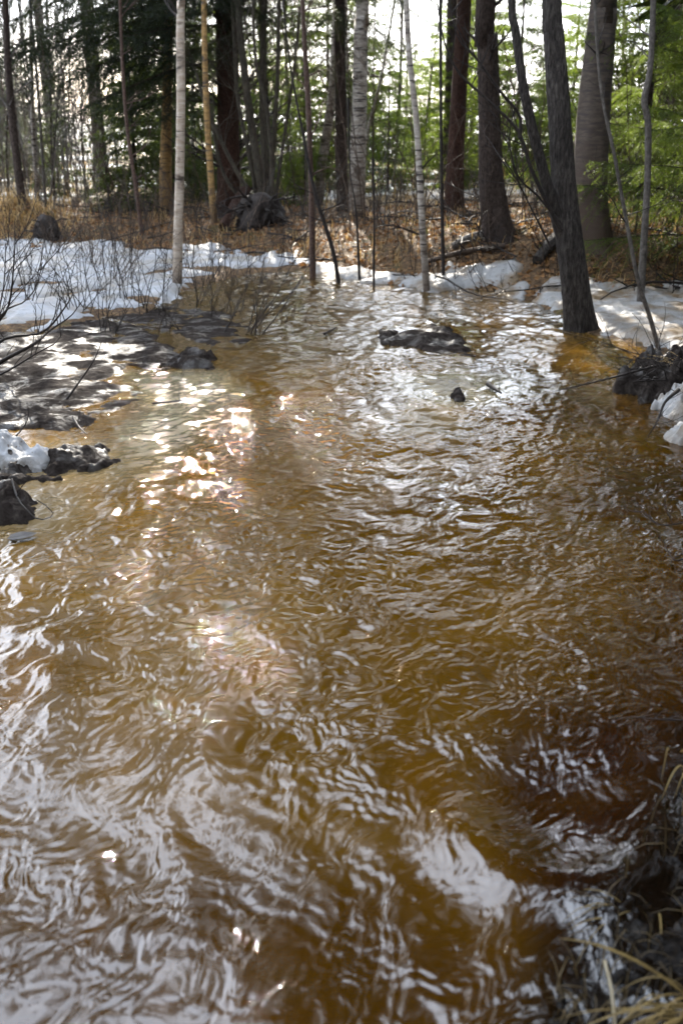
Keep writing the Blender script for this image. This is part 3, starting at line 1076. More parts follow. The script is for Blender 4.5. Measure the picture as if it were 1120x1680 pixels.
# spruce with the straight bare bole, right of the middle
root, b, C, r = tree('spruce_tree', 'straight brown spruce bole with flared roots, left of the forked alder', (818, 388), [(806, 300, 0), (802, 180, 0), (799, 60, 0), (797, -20, 0)], [52, 40, 37, 34, 33],
                     M['spruce_bark'], 18, 44, 200, 0.10, 0.75, (CROWN_TALL[0], 4.0, 1.0), 3, (16, 0.5, 'dark_twig', 0.04, 0.3, 1), fr=(10, 9))
add_boughs(root, b, C, [(3.1, 200, 0.7, -5), (3.2, 330, 0.6, -5), (3.5, 150, 0.8, 0), (3.4, 270, 0.7, 0), (3.6, 30, 0.7, 0)], BOUGH_ME)

# old birch at the right
root, b, C, r = tree('birch_tree', 'thick old grey birch with a mossy dark foot behind the forked alder', (972, 400), [(967, 320, 0), (971, 220, 0), (980, 110, 0), (990, 0, 0), (993, -30, 0)], [60, 55, 55, 50, 45, 44],
                     M['birch_old'], 15, 40, 160, 0.05, 0.5, (BARE[1], 5.0, 1.3), 8, (8, 0.5, 'dark_twig', 0.05, 0.4, 1), fr=(6, 6))

# crooked grey sapling by the right edge
tree('sapling', 'crooked smooth grey sapling rising from snow near the right edge', (1050, 502), [(1054, 420, 0), (1061, 300, 0), (1062, 200, 0), (1056, 165, 0), (1066, 110, 0), (1071, 0, 0), (1072, -20, 0)],
     [14, 12, 11, 11, 11, 10, 9, 9], M['grey'], 5.5, 12, 90, 0, 0.2, (BARE_THIN[0], 2.4, 1.0), 21, (5, 0.35, 'grey', 0.2, 0.6, 1))
tree('sapling', 'thin sapling leaning left from the right bank, forked above', (1086, 574), [(1068, 530, 0), (1046, 460, 0), (1030, 380, 0), (1008, 260, 0), (985, 145, 0)],
     [8, 7.5, 7, 6.5, 6, 5], M['grey'], 3.0, 8, 60, 0, 0.1, None, 22, (7, 0.45, 'dark_twig', 0.3, 0.95, 1))

# saplings standing in the water, middle
tree('birch_sapling', 'slim spotted birch sapling with a dark wet foot, mid stream edge', (701, 483), [(693, 380, 0), (688, 290, 0), (682, 190, 0), (671, 90, 0), (666, 0, 0), (665, -20, 0)],
     [12, 11, 10.5, 10, 9.5, 9, 9], M['birch'], 6, 12, 80, 0, 0.25, (BARE_THIN[1], 2.6, 1.2), 23, (9, 0.4, 'dark_twig', 0.2, 0.6, 1))
tree('sapling', 'straight thin dark sapling right of the spotted birch sapling', (728, 458), [(725, 360, 0), (723, 200, 0), (722, 0, 0), (722, -20, 0)],
     [7, 6, 5, 5, 5], M['dark_twig'], 5, 8, 50, 0, 0.1, (BARE_THIN[2], 2.4, 1.0), 24, (5, 0.3, 'dark_twig', 0.2, 0.6, 1))
tree('sapling', 'tall slender reddish sapling standing in meltwater near the middle', (513, 474), [(512, 380, 0), (510, 300, 0), (506, 180, 0), (500, 80, 0), (496, 0, 0), (495, -20, 0)],
     [11, 10, 9, 9, 8, 7, 7], M['red_twig'], 5.5, 10, 70, 0, 0.2, (BARE_BROWN[0], 2.5, 1.1), 25, (6, 0.35, 'red_twig', 0.2, 0.6, 1))
tree('sapling', 'dark bent sapling leaning left out of the water beside the reddish one', (559, 479), [(548, 420, 0), (530, 360, 0), (515, 310, 0), (495, 210, 0), (478, 120, 0), (470, 60, 0)],
     [8, 7, 6.5, 6, 4, 3, 2], M['dark_twig'], 3.0, 8, 60, 0, 0.1, None, 26, (8, 0.35, 'dark_twig', 0.2, 0.9, 1))
tree('sapling', 'short thin dark whip standing in the water under the big birch', (590, 464), [(587, 400, 0), (583, 340, 0), (575, 290, 0)], [5, 4, 3, 2], M['dark_twig'], 1.6, 6, 30, 0, 0.1, None, 27, (4, 0.25, 'dark_twig', 0.3, 0.9, 1))
tree('sapling', 'very short thin whip in the stream right of the big birch', (613, 484), [(613, 420, 0), (614, 365, 0), (613, 345, 0)], [5, 4, 3, 2.5], M['dark_twig'], 1.1, 6, 30, 0, 0.1, None, 28, (3, 0.2, 'dark_twig', 0.4, 0.9, 1))

# white birch sapling at the left
tree('birch_sapling', 'pale pinkish white birch sapling standing in shrubs at the left', (290, 467), [(292, 400, 0), (295, 290, 0), (297, 160, 0), (296, 60, 0), (297, 0, 0), (297, -20, 0)],
     [17, 16, 15, 14.5, 14, 13, 13], M['birch_pale'], 7, 16, 110, 0.02, 0.2, (BARE_THIN[0], 2.8, 1.4), 29, (7, 0.5, 'dark_twig', 0.3, 0.7, 1))

# spruce at the left with the big dark boughs
root, b, C, r = tree('spruce_tree', 'big dark spruce with reddish bole and long drooping boughs, left of middle', (375, 352), [(375, 250, 0), (373, 120, 0), (370, 0, 0), (370, -20, 0)], [42, 37, 36, 34, 34],
                     M['spruce_red'], 17, 36, 140, 0.08, 0.5, (CROWN_TALL[1], 3.6, 1.0), 31, (70, 1.3, 'dark_twig', 0.03, 0.26, 2), fr=(9, 8))
sp = []
for h, az, s, tl in ((2.15, 176, 1.15, 6), (2.5, 190, 1.2, 10), (2.9, 178, 1.3, 8), (2.35, 182, 1.2, 7), (2.7, 186, 1.25, 8), (3.1, 174, 1.3, 10), (3.4, 181, 1.35, 8), (3.45, 192, 1.25, 8), (2.0, 170, 1.0, 6), (2.0, 215, 0.85, 2), (2.4, 235, 0.8, 4), (2.85, 205, 1.0, 6), (3.2, 185, 1.1, 10), (3.3, 225, 1.0, 4),
                     (2.3, 160, 0.8, 6), (2.8, 150, 0.9, 6), (2.2, 262, 0.55, 0), (2.75, 300, 0.5, 0), (3.1, 270, 0.7, 2), (3.3, 330, 0.6, 4), (2.55, 345, 0.45, 2), (3.2, 20, 0.6, 2), (1.75, 196, 0.6, 2),
                     (1.7, 225, 0.5, 0), (2.05, 188, 0.75, 0), (3.7, 355, 0.7, 4), (3.95, 338, 0.75, 4), (4.2, 8, 0.75, 4), (4.4, 350, 0.7, 4), (2.65, 248, 0.75, 4), (2.6, 172, 0.9, 4), (3.05, 168, 0.95, 8), (2.35, 203, 0.9, 5), (3.0, 215, 0.9, 5)):  # high boughs on the right side added out of view to block sun
    sp.append((h, az, s, tl))
add_boughs(root, b, C, sp, BOUGH_ME)

# second spruce, hidden bole, behind the big birch
root, b, C, r = tree('spruce_tree', 'dark spruce close behind the big white birch, boughs hanging round its trunk', (562, 346), [(560, 250, 0), (558, 120, 0), (557, 0, 0), (557, -20, 0)], [22, 20, 19, 18, 18],
                     M['spruce_bark'], 15, 20, 80, 0.08, 0.4, (CROWN_TALL[2], 4.2, 0.8), 33, None, fr=(9, 8))
add_boughs(root, b, C, [(2.1, 190, 0.4, 0), (2.3, 350, 0.42, 0), (2.5, 260, 0.5, 0), (2.7, 215, 0.5, 2), (2.9, 340, 0.55, 4), (3.0, 280, 0.55, 0), (3.2, 170, 0.5, 4), (3.2, 10, 0.8, 8), (2.6, 300, 0.5, 0), (1.9, 240, 0.35, 0),
                        (3.4, 355, 0.9, 6), (3.4, 230, 0.6, 0), (3.5, 310, 0.6, 0), (2.75, 20, 0.6, 4), (2.5, 185, 0.62, 4), (2.75, 176, 0.75, 6), (3.0, 192, 0.85, 8), (3.3, 182, 0.9, 8), (3.6, 188, 0.95, 8), (2.9, 205, 0.7, 6), (3.5, 172, 0.9, 8), (3.9, 195, 0.9, 8), (2.3, 195, 0.5, 4), (3.2, 200, 0.85, 6), (3.4, 178, 0.95, 10), (3.7, 183, 0.95, 10), (4.0, 190, 0.95, 10), (3.1, 170, 0.7, 6), (3.8, 200, 0.9, 8)], BOUGH_ME)  # extra boughs reaching left added to thin the sun glitter

# big birch
tree('birch_tree', 'big black-and-white birch trunk in the middle of the wood', (585, 352), [(586, 270, 0), (590, 150, 0), (592, 40, 0), (593, -20, 0)], [29, 26, 24, 23, 22],
     M['birch'], 15, 24, 100, 0.03, 0.4, (BARE[2], 5.0, 1.3), 35, None)
tree('birch_tree', 'leaning thinner birch left of the big black-and-white birch', (520, 336), [(528, 270, 0), (540, 190, 0), (548, 110, 0), (552, 0, 0)], [18, 16, 15, 13, 12], M['birch'], 9, 16, 70, 0.02, 0.3, (BARE[0], 4.0, 0.8), 36, None)
tree('birch_tree', 'golden-barked birch behind the pale birch sapling', (272, 352), [(272, 280, 0), (274, 180, 0), (276, 60, 0), (277, -10, 0)], [24, 20, 17, 15, 14], M['birch_gold'], 11, 18, 70, 0.02, 0.4, (BARE[1], 4.5, 0.9), 37, None)
tree('birch_tree', 'slim yellow-lit birch between the pale sapling and the dark spruce', (352, 368), [(346, 290, 0), (340, 200, 0), (336, 90, 0), (335, -10, 0)], [12, 11, 10, 9, 9], M['birch_gold'], 8, 12, 60, 0.02, 0.3, (BARE_THIN[1], 3.4, 1.3), 38, None)
tree('sapling', 'leaning reddish sapling in front of the drooping spruce boughs', (234, 384), [(222, 300, 0), (210, 220, 0), (202, 120, 0), (197, 0, 0), (196, -20, 0)], [7, 7, 6, 5.5, 5, 5], M['red_twig'], 5, 8, 60, 0, 0.1, (BARE_BROWN[1], 3.0, 1.0), 39,
     (10, 0.5, 'red_twig', 0.1, 0.6, 1))
root, b, C, r = tree('spruce_tree', 'shaded spruce bole standing back between the thin dark sapling and the straight spruce', (744, 345), [(746, 280, 0), (752, 160, 0), (758, 60, 0), (762, -20, 0)], [34, 29, 26, 25, 24],
                     M['spruce_red'], 16, 28, 80, 0.08, 0.4, (CROWN_TALL[1], 4.0, 0.9), 41, None, fr=(9, 8))
add_boughs(root, b, C, [(2.6, 190, 0.55, 0), (2.9, 250, 0.6, 0), (3.1, 330, 0.6, 0), (3.3, 200, 0.7, 0), (3.4, 290, 0.6, 0), (2.2, 10, 0.4, 0)], BOUGH_ME_MID)

# tree at the far left edge
root, b, C, r = tree('spruce_tree', 'thin dark spruce at the far left edge, leaning, needles only high up', (38, 334), [(28, 260, 0), (18, 170, 0), (12, 80, 0), (8, -10, 0)], [15, 13, 12, 11, 10],
                     M['spruce_bark'], 12, 16, 60, 0.06, 0.3, (CROWN_TALL[2], 3.6, (0.95, 0.95, 0.75)), 43, (14, 0.5, 'grey', 0.1, 0.35, 1))  # crown enlarged above the view to shade the near water
add_boughs(root, b, C, [(2.7, 200, 0.4, 0), (2.9, 330, 0.4, 0), (3.1, 260, 0.4, 0), (3.3, 0, 0.45, 0), (3.5, 190, 0.5, 0), (3.6, 290, 0.5, 0), (3.9, 20, 0.5, 0), (2.4, 250, 0.25, 0)], BOUGH_ME_MID)

# many-stemmed willow
b = hit(432, 366)
root = thing('willow_tree', 'many-stemmed grey willow fanning up from a dark stump', 'tree', tuple(b))
rngW = np.random.RandomState(17)
for pts, w, dy in (([(440, 362), (428, 300), (412, 200), (398, 90), (388, -20)], 14, 0), ([(442, 360), (434, 250), (431, 120), (434, -20)], 13, 0.3), ([(446, 358), (447, 260), (455, 130), (458, -20)], 8, 0.1),
                   ([(436, 362), (405, 310), (372, 250), (340, 180), (322, 120)], 7, -0.2), ([(430, 362), (390, 320), (365, 280), (350, 210), (335, 110)], 6, -0.1), ([(448, 362), (458, 280), (470, 200), (484, 100), (492, 10)], 6, 0.2),
                   ([(428, 364), (410, 260), (390, 160), (384, 60), (380, -20)], 7, 0.15), ([(450, 362), (440, 200), (420, 100), (414, -20)], 6, -0.15)):
    Q, t, L = smooth_path([at_y(x, y, b[1] + dy) for x, y in pts], 26)
    mb = MB()
    mb.line(Q, np.linspace(w / 2 * depth_of(b) / FPX * 1.1, w / 2 * depth_of(b) / FPX * 0.7, 26), 9)
    for i in range(9):
        j = rngW.randint(5, 25)
        d = np.array([rngW.uniform(-1, 1), rngW.uniform(-0.6, 0.6), rngW.uniform(0.4, 1.4)])
        twig(mb, rngW, Q[j], d, rngW.uniform(0.4, 1.1), 0.006, 1, 4)
    link('stem', mb.mesh('stem', M['willow'], True, b), root)
link('branches', BARE_THIN[2], root, tuple(at_y(400, 60, b[1]) - b), (0, 0, 0.4), 1.3)
link('branches', BARE_THIN[0], root, tuple(at_y(450, 40, b[1]) - b), (0, 0, 2.4), 1.3)

# stump of upturned roots and a slanting log
rngS = np.random.RandomState(19)
b = hit(428, 372)
root = thing('root_stump', 'black upturned root stump at the foot of the many-stemmed willow', 'stump', tuple(b))
mb, C, r = trunk_mesh('stump', [b + np.array([0, 0.1, -0.1]), b + np.array([0, 0.05, 0.15]), b + np.array([0.02, 0.0, 0.32]), b + np.array([0.03, 0, 0.40])], [0.30, 0.27, 0.16, 0.02], M['dark_twig'], 28, 30, 0.25, 0.3, 5, 0.3, (5, 6))
link('body', mb.mesh('body', M['dark_twig'], True, b), root)
mb = MB()
for i in range(16):
    a = rngS.uniform(3.4, 6.0)
    twig(mb, rngS, b + np.array([0, 0, rngS.uniform(0.02, 0.3)]), (np.cos(a), np.sin(a) * 0.6, rngS.uniform(-0.2, 0.6)), rngS.uniform(0.3, 0.6), 0.025, 1, 3, 0.25, -0.05, 7, 5)
link('roots', mb.mesh('roots', M['dark_twig'], True, b), root)

b = hit(78, 392)
root = thing('root_stump', 'low dark root clump under the orange hummock at the far left', 'stump', tuple(b))
mb, C, r = trunk_mesh('stump', [b + np.array([0, 0.1, -0.1]), b + np.array([0, 0.05, 0.10]), b + np.array([-0.02, 0.0, 0.22]), b + np.array([-0.05, 0, 0.28])], [0.17, 0.15, 0.1, 0.02], M['dark_twig'], 28, 30, 0.25, 0.3, 7, 0.3, (5, 6))
link('body', mb.mesh('body', M['dark_twig'], True, b), root)
mb = MB()
for i in range(12):
    a = rngS.uniform(3.4, 6.0)
    twig(mb, rngS, b + np.array([0, 0, rngS.uniform(0.02, 0.2)]), (np.cos(a), np.sin(a) * 0.6, rngS.uniform(-0.2, 0.5)), rngS.uniform(0.2, 0.4), 0.016, 1, 3, 0.25, -0.05, 7, 5)
link('roots', mb.mesh('roots', M['dark_twig'], True, b), root)

def log(label, p, q, r0, r1, mat, seed, stubs=4):
    p = np.array(p)
    q = np.array(q)
    mid = (p + q) / 2 + np.array([0, 0, 0.02])
    root = thing('fallen_log', label, 'log', tuple(p))
    mb, C, r = trunk_mesh('trunk', [p, mid, q], [r0, (r0 + r1) / 2, r1], mat, 16, 50, 0.12, 0, seed, 0.08, (6, 3))
    # close both ends
    for c, ring, rad in ((C[0], 0, r[0]), (C[-1], len(C) - 1, r[-1])):
        a = np.arange(12) * 2 * np.pi / 12
        ax = (q - p) / np.linalg.norm(q - p)
        u = np.cross(ax, [0, 0, 1.0])
        u /= np.linalg.norm(u)
        w = np.cross(ax, u)
        V = np.concatenate([[c], c + rad * 0.97 * (np.cos(a)[:, None] * u + np.sin(a)[:, None] * w)])
        mb.add(V, np.array([[0, 1 + i, 1 + (i + 1) % 12] for i in range(12)]))
    link('trunk', mb.mesh('trunk', mat, True, p), root)
    rr = np.random.RandomState(seed)
    mb = MB()
    for i in range(stubs):
        f = rr.uniform(0.2, 0.95)
        twig(mb, rr, p + (q - p) * f, (rr.normal(), rr.normal() - 0.4, rr.uniform(0.3, 1)), rr.uniform(0.15, 0.45), 0.008, 1, 3)
    link('branches', mb.mesh('branches', M['dark_twig'], True, p), root)

pa, pb = hit(366, 380), hit(424, 345)
log('dark log sloping up against the black root stump', pa + np.array([0, 0, 0.05]), np.array([pb[0], pa[1] + 0.9, pa[2] + 0.42]), 0.06, 0.075, M['spruce_red'], 51)
pa, pb = hit(742, 412), hit(800, 392)
log('short barkless grey log on the bank under the straight spruce', pa + np.array([0, 0, 0.04]), pb + np.array([0, 0, 0.05]), 0.04, 0.05, M['grey'], 52)
pa, pb = hit(700, 438), hit(830, 420)
log('thin brown fallen stem along the shaded bank', pa + np.array([0, 0, 0.05]), pb + np.array([0, 0.1, 0.08]), 0.022, 0.03, M['brown_twig'], 53, 8)
pa, pb = hit(880, 436), hit(905, 398)
log('stubby dark log on the bank left of the forked alder', pa + np.array([0, 0, 0.04]), pb + np.array([0.05, 0, 0.05]), 0.05, 0.06, M['alder'], 54)

# young spruces at the right edge, boughs to the ground
for i, (px, py, Y, h, lab) in enumerate(((1128, 420, 9.4, 5.0, 'bright green young spruce filling the right edge of the wood'), (1040, 385, 12.0, 4.6, 'sunlit green spruce behind the crooked grey sapling'),
                                         (1180, 430, 8.6, 4.2, 'young spruce mostly out of view beyond the right edge'))):
    p = at_y(px, py, Y)
    p[2] = float(zt(p[0], p[1]))
    root = thing('spruce_tree', lab, 'tree', tuple(p))
    rr = np.random.RandomState(60 + i)
    mb, C, r = trunk_mesh('trunk', [p - np.array([0, 0, 0.1]), p + np.array([0, 0, h * 0.5]), p + np.array([0, 0, h])], [0.06, 0.04, 0.01], M['spruce_bark'], 12, 40, 0.05, 0.3, i)
    link('trunk', mb.mesh('trunk', M['spruce_bark'], True, p), root)
    n = 62 if i < 2 else 30
    for k in range(n):
        f = (k + 0.5) / n
        L = (1 - f) ** 0.7 * 0.46 + 0.09
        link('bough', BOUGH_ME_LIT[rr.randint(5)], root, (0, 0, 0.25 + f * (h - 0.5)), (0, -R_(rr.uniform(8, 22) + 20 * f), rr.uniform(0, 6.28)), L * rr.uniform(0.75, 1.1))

# ------------------------------------------------------------------ the wood behind
def copy_tree(src, loc, rz, sc, label):
    c = src.copy()
    col.objects.link(c)
    c.location = loc
    c.rotation_euler = (0, 0, rz)
    c.scale = (sc,) * 3
    c['label'] = label
    for ch in src.children:
        d = ch.copy()
        col.objects.link(d)
        d.parent = c
    return c

# thin bare trees
protos = []
for i in range(6):
    rr = np.random.RandomState(400 + i)
    mat = [M['grey'], M['brown_twig'], M['birch'], M['dark_twig'], M['willow'], M['grey']][i]
    h = [7.0, 5.5, 9.0, 5.0, 6.5, 8.0][i]
    rad = [0.02, 0.013, 0.032, 0.014, 0.02, 0.027][i]
    P = wander(rr, (0, 0, -0.1), (rr.uniform(-.08, .08), rr.uniform(-.08, .08), 1), h, 9, 0.05, 0.03)
    root = thing('bare_tree', '-', 'tree', (0, 0, 0), 'thin bare trees in the wood behind the stream')
    mb, C, r = trunk_mesh('trunk', P, np.linspace(rad, 0.006, 9), mat, 9, 50, 0, 0.2, i, 0.05)
    link('trunk', mb.mesh('trunk', mat), root)
    mb = side_twigs('branches', C, r, rr, 30, 0.9, None, 0.1, 0.95, 2, 1.0, 0.4, 4)
    link('branches', mb.mesh('branches', M['grey' if i % 2 else 'brown_twig']), root)
    protos.append(root)
KINDW = ['slim grey bare tree', 'low brown twiggy tree', 'slim white birch', 'dark whippy bare tree', 'olive grey bare tree', 'tall grey bare tree']
ZONES = ((18, 'at the left edge by the thin dark spruce'), (45, 'left of the orange hummock tip'), (75, 'over the dark root clump'), (105, 'just right of the root clump'), (150, 'in the thicket left of the reddish sapling'),
         (215, 'behind the leaning reddish sapling'), (285, 'behind the golden birch'), (345, 'behind the yellow-lit birch'), (400, 'behind the reddish spruce bole'), (480, 'behind the many-stemmed willow'),
         (540, 'behind the leaning thinner birch'), (610, 'behind the big black-and-white birch'), (665, 'in the bright gap right of the big birch'), (705, 'behind the spotted birch sapling'), (760, 'behind the shaded spruce bole'),
         (830, 'behind the straight brown spruce bole'), (890, 'seen through the alder fork'), (940, 'behind the leaning alder trunk'), (2000, 'behind the old grey birch'))
used = [False] * 6
rr = np.random.RandomState(77)
spots = []
for i in range(44):
    spots.append((rr.uniform(-10, 150), rr.uniform(13.5, 34)))
for i in range(26):
    spots.append((rr.uniform(150, 480), rr.uniform(15, 30)))
for i in range(26):
    spots.append((rr.uniform(480, 760), rr.uniform(14, 36)))
for i in range(16):
    spots.append((rr.uniform(760, 1000), rr.uniform(13, 32)))
for (px, Y) in spots:
    i = rr.randint(6)
    x = (px - 560) / FPX * Y * 1.02
    loc = (x, Y, float(zt(x, Y)) - 0.02)
    lab = KINDW[i] + ' ' + next(w for q, w in ZONES if px < q)
    if not used[i]:
        used[i] = True
        o = protos[i]
        o.location = loc
        o['label'] = lab
        o.rotation_euler = (0, 0, rr.uniform(0, 6.28))
    else:
        copy_tree(protos[i], loc, rr.uniform(0, 6.28), rr.uniform(0.75, 1.25), lab)

# young and middle-sized spruces behind
def far_spruce(px, Y, h, me, lab, seed):
    x = (px - 560) / FPX * Y * 1.03
    p = (x, Y, float(zt(x, Y)))
    root = thing('spruce_tree', lab, 'tree', p, 'spruces standing back in the wood')
    sc = h / 3.5
    mb = MB()
    mb.line(np.array([(0, 0, -0.1), (0, 0, h * 0.5), (0, 0, h)]), np.array([0.02, 0.013, 0.004]) * h / 2, 7)
    link('trunk', mb.mesh('trunk', M['spruce_bark']), root)
    link('crown', me, root, (0, 0, 0), (0, 0, seed * 1.7), (sc * 0.95, sc * 0.95, sc))

FS = [(62, 27, 2.6, 1, 'mid'), (100, 22, 2.2, 0, 'mid'), (22, 24, 2.8, 2, 'mid'), (132, 19, 2.0, 1, 'mid'), (84, 34, 3.6, 2, 'mid'), (40, 36, 3.6, 0, 'mid'), (250, 16, 3.4, 2, 'dark'), (305, 18, 5.2, 1, 'dark'), (330, 22, 7.0, 2, 'dark'), (408, 20, 5.5, 0, 'mid'),
      (450, 17, 2.6, 1, 'lit'), (480, 21, 4.5, 2, 'lit'), (505, 16, 2.2, 0, 'lit'), (540, 19, 4.4, 1, 'dark'), (565, 22, 6.0, 2, 'dark'), (630, 18, 2.5, 0, 'lit'), (655, 24, 2.9, 1, 'lit'), (690, 21, 2.6, 2, 'lit'),
      (715, 17, 2.9, 0, 'lit'), (745, 23, 5.0, 1, 'lit'), (770, 18, 3.8, 2, 'lit'), (820, 20, 4.6, 0, 'mid'), (850, 24, 2.5, 1, 'lit'), (872, 18, 2.3, 2, 'lit'), (900, 22, 4.2, 0, 'lit'), (935, 16, 3.6, 1, 'lit'), (1010, 17, 5.4, 2, 'mid'),
      (1090, 15, 6.0, 0, 'mid'), (1120, 18, 7.0, 1, 'mid'), (670, 30, 3.2, 2, 'mid'), (600, 28, 3.2, 0, 'mid'), (-20, 22, 6, 1, 'mid')]
WORD = {'dark': 'dark green', 'mid': 'mid green', 'lit': 'bright sunlit green'}
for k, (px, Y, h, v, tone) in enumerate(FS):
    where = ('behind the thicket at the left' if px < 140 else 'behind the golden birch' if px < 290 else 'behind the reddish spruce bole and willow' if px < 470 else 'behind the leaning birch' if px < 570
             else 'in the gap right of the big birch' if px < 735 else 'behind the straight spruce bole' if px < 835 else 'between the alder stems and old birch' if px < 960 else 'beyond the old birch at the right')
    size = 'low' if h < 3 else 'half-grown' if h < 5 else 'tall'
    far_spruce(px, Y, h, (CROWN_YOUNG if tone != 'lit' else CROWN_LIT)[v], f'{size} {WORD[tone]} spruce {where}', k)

# tall spruces whose crowns close the sky over the right half
for k, (px, Y, h, lab) in enumerate(((725, 17, 16, 'tall spruce bole beside the shaded spruce, seen behind the thin dark sapling'), (935, 15, 16, 'dark spruce bole right behind the alder trunk'), (1030, 14, 17, 'dark spruce bole close behind the old grey birch'), (1085, 16, 15, 'dark spruce bole behind the crooked grey sapling'),
                                     (1118, 12, 15, 'dark spruce bole among the young spruces at the right edge'), (-22, 17, 17, 'added dark spruce at the very left edge, mostly its boughs in view'), (200, 22, 16, 'dark spruce bole deep behind the drooping boughs'),  # left edge spruce added to keep the sun off the near water
                                     (130, 30, 15, 'far dark spruce bole in the pale thicket'), )):
    rr2 = np.random.RandomState(500 + k)
    x = (px - 560) / FPX * Y * 1.03
    p = np.array([x, Y, float(zt(x, Y))])
    root = thing('spruce_tree', lab, 'tree', tuple(p))
    mb, C, r = trunk_mesh('trunk', [p - np.array([0, 0, 0.1]), p + np.array([rr2.normal() * .1, 0, h * 0.4]), p + np.array([rr2.normal() * .1, 0, h])], [0.15, 0.12, 0.02], M['spruce_bark'], 14, 60, 0.05, 0.4, k)
    link('trunk', mb.mesh('trunk', M['spruce_bark'], True, p), root)
    zb = 4.2 + 0.05 * Y
    link('crown', CROWN_TALL[k % 3], root, (0, 0, zb), (0, 0, k * 1.3), (0.8, 0.8, (h - zb) / 12.8))
    add_boughs(root, p, C, [(zb - 0.6 * rr2.uniform(0, 2), rr2.uniform(0, 360), rr2.uniform(0.5, 0.8), 0) for q in range(5)], BOUGH_ME_MID)

# far-off edge of the wood, one mass
mb = MB()
rr = np.random.RandomState(88)
lib = [bough_tris(rr, 1.0, 0.2, 0.25, 0.2, 0.22, 0.09, 0.4, 2) for i in range(3)]
for i in range(110):
    a = rr.uniform(-0.62, 0.62)
    Y = rr.uniform(120, 190)
    h = rr.uniform(4.0, 8)
    x = a * Y
    z0 = float(zt(x, Y))
    z = 0.2
    while z < h:
        f = z / h
        for k in range(4):
            V, F, mq = lib[rr.randint(3)]
            mb.add(rotz(V * (1.5 * (1 - f) ** 0.8 + 0.2), rr.uniform(0, 6.28)) + np.array([x, Y, z0 + z]), F)
        z += 0.9
    if i % 3 == 0:
        twig(mb, rr, (x + 1, Y, z0), (0, 0, 1), h * 0.8, 0.08, 2, 6, 0.08, 0.03, 7, 4, 0.5)
tag(link('far_wood', mb.mesh('far_wood', [M['needle']], False)), kind='stuff')

# the rest of the wood, round about and behind where the photograph was taken
mb = MB()
rw = np.random.RandomState(95)
libw = [bough_tris(rw, 1.0, 0.3, 0.22, 0.14, 0.17, 0.065, 0.5, 2) for i in range(3)]
ring = []
for i in range(84):
    a = rw.uniform(0.60, 2 * np.pi - 0.72)
    d = rw.uniform(5.0, 16)
    if abs((a + np.pi) % (2 * np.pi) - np.pi) < 1.25 and d < 9:
        d += 5
    ring.append((np.sin(a) * d, np.cos(a) * d))
ring = [(x, y, None) for x, y in ring] + [(3.5, 4.0, 3.3), (4.1, 6.4, 3.2), (4.9, 8.8, 2.8), (3.0, 1.8, 3.6)]  # last four added out of view to darken reflections at the right
for i in range(22):
    a = rw.uniform(0.43, 0.72) * (-1 if i % 2 else 1)
    d = rw.uniform(15, 30)
    ring.append((np.sin(a) * d, np.cos(a) * d, None if a > 0 else -1))
for x, y, zlow in ring:
    h = rw.uniform(13, 21) if zlow != -1 else rw.uniform(4, 6.5)
    zlow = 0.6 if zlow == -1 else zlow
    z0 = float(zt(x, max(y, 0.4))) if y > 0.5 else 0.3
    mb.line(np.array([(x, y, z0 - 0.2), (x, y, z0 + h / 2), (x, y, z0 + h)]), np.array([0.16, 0.1, 0.02]), 8, 1)
    z = rw.uniform(1.0, 2.5) if zlow is None else zlow
    zb = z
    while z < h - 0.3:
        f = (z - zb) / (h - zb)
        for k in range(4):
            V, F, mq = libw[rw.randint(3)]
            mb.add(rotz(V * (2.4 * (1 - f) ** 0.8 + 0.2) * rw.uniform(.8, 1.1), rw.uniform(0, 6.28)) + np.array([x, y, z0 + z]), F)
        z += 0.7
tag(link('surrounding_wood', mb.mesh('surrounding_wood', [M['needle_dark'], M['spruce_bark']], False)), kind='stuff')

# ------------------------------------------------------------------ undergrowth on the banks
rr = np.random.RandomState(91)
def scatter_bank(n, d0, d1, u0=-0.42, u1=0.5, pw=1.0):
    u = rr.uniform(u0, u1, n)
    d = d0 + (d1 - d0) * rr.uniform(0, 1, n) ** pw
    y = np.interp(u, BU, BY) + d
    x = u * y
    return x, y, zt(x, y)

for nm, mat, n, (d0, d1), (h0, h1) in (('undergrowth', 'brown_twig', 520, (0.2, 7.0), (0.25, 1.1)), ('undergrowth', 'grey', 260, (0.6, 9.0), (0.4, 1.5)), ('undergrowth', 'brown_twig', 230, (1.5, 8.0), (1.2, 2.8)), ('undergrowth', 'dark_twig', 520, (0.0, 3.0), (0.15, 0.6))):
    mb = MB()
    x, y, z = scatter_bank(n, d0, d1)
    for i in range(n):
        a = rr.uniform(0, 6.28)
        l = rr.uniform(h0, h1)
        twig(mb, rr, (x[i], y[i], z[i] - 0.02), (0.5 / (0.5 + l) * np.cos(a), 0.5 / (0.5 + l) * np.sin(a), 1), l, 0.0035 + 0.002 * l, 1, 4, 0.13, 0.02, 6, 3, 0.5)
    tag(link(nm, mb.mesh(nm, M[mat])), kind='stuff')

mb = MB()
n = 230
for i in range(n):
    y = rr.uniform(14, 32)
    x = (rr.uniform(-60, 210) - 560) / FPX * y * 1.02
    a = rr.uniform(0, 6.28)
    l = rr.uniform(1.0, 3.2)
    twig(mb, rr, (x, y, float(zt(x, y)) - 0.02), (0.2 * np.cos(a), 0.2 * np.sin(a), 1), l, 0.004 + 0.002 * l, 1, 7, 0.1, 0.02, 7, 3, 0.45)
tag(link('thicket', mb.mesh('thicket', M['grey'])), kind='stuff')

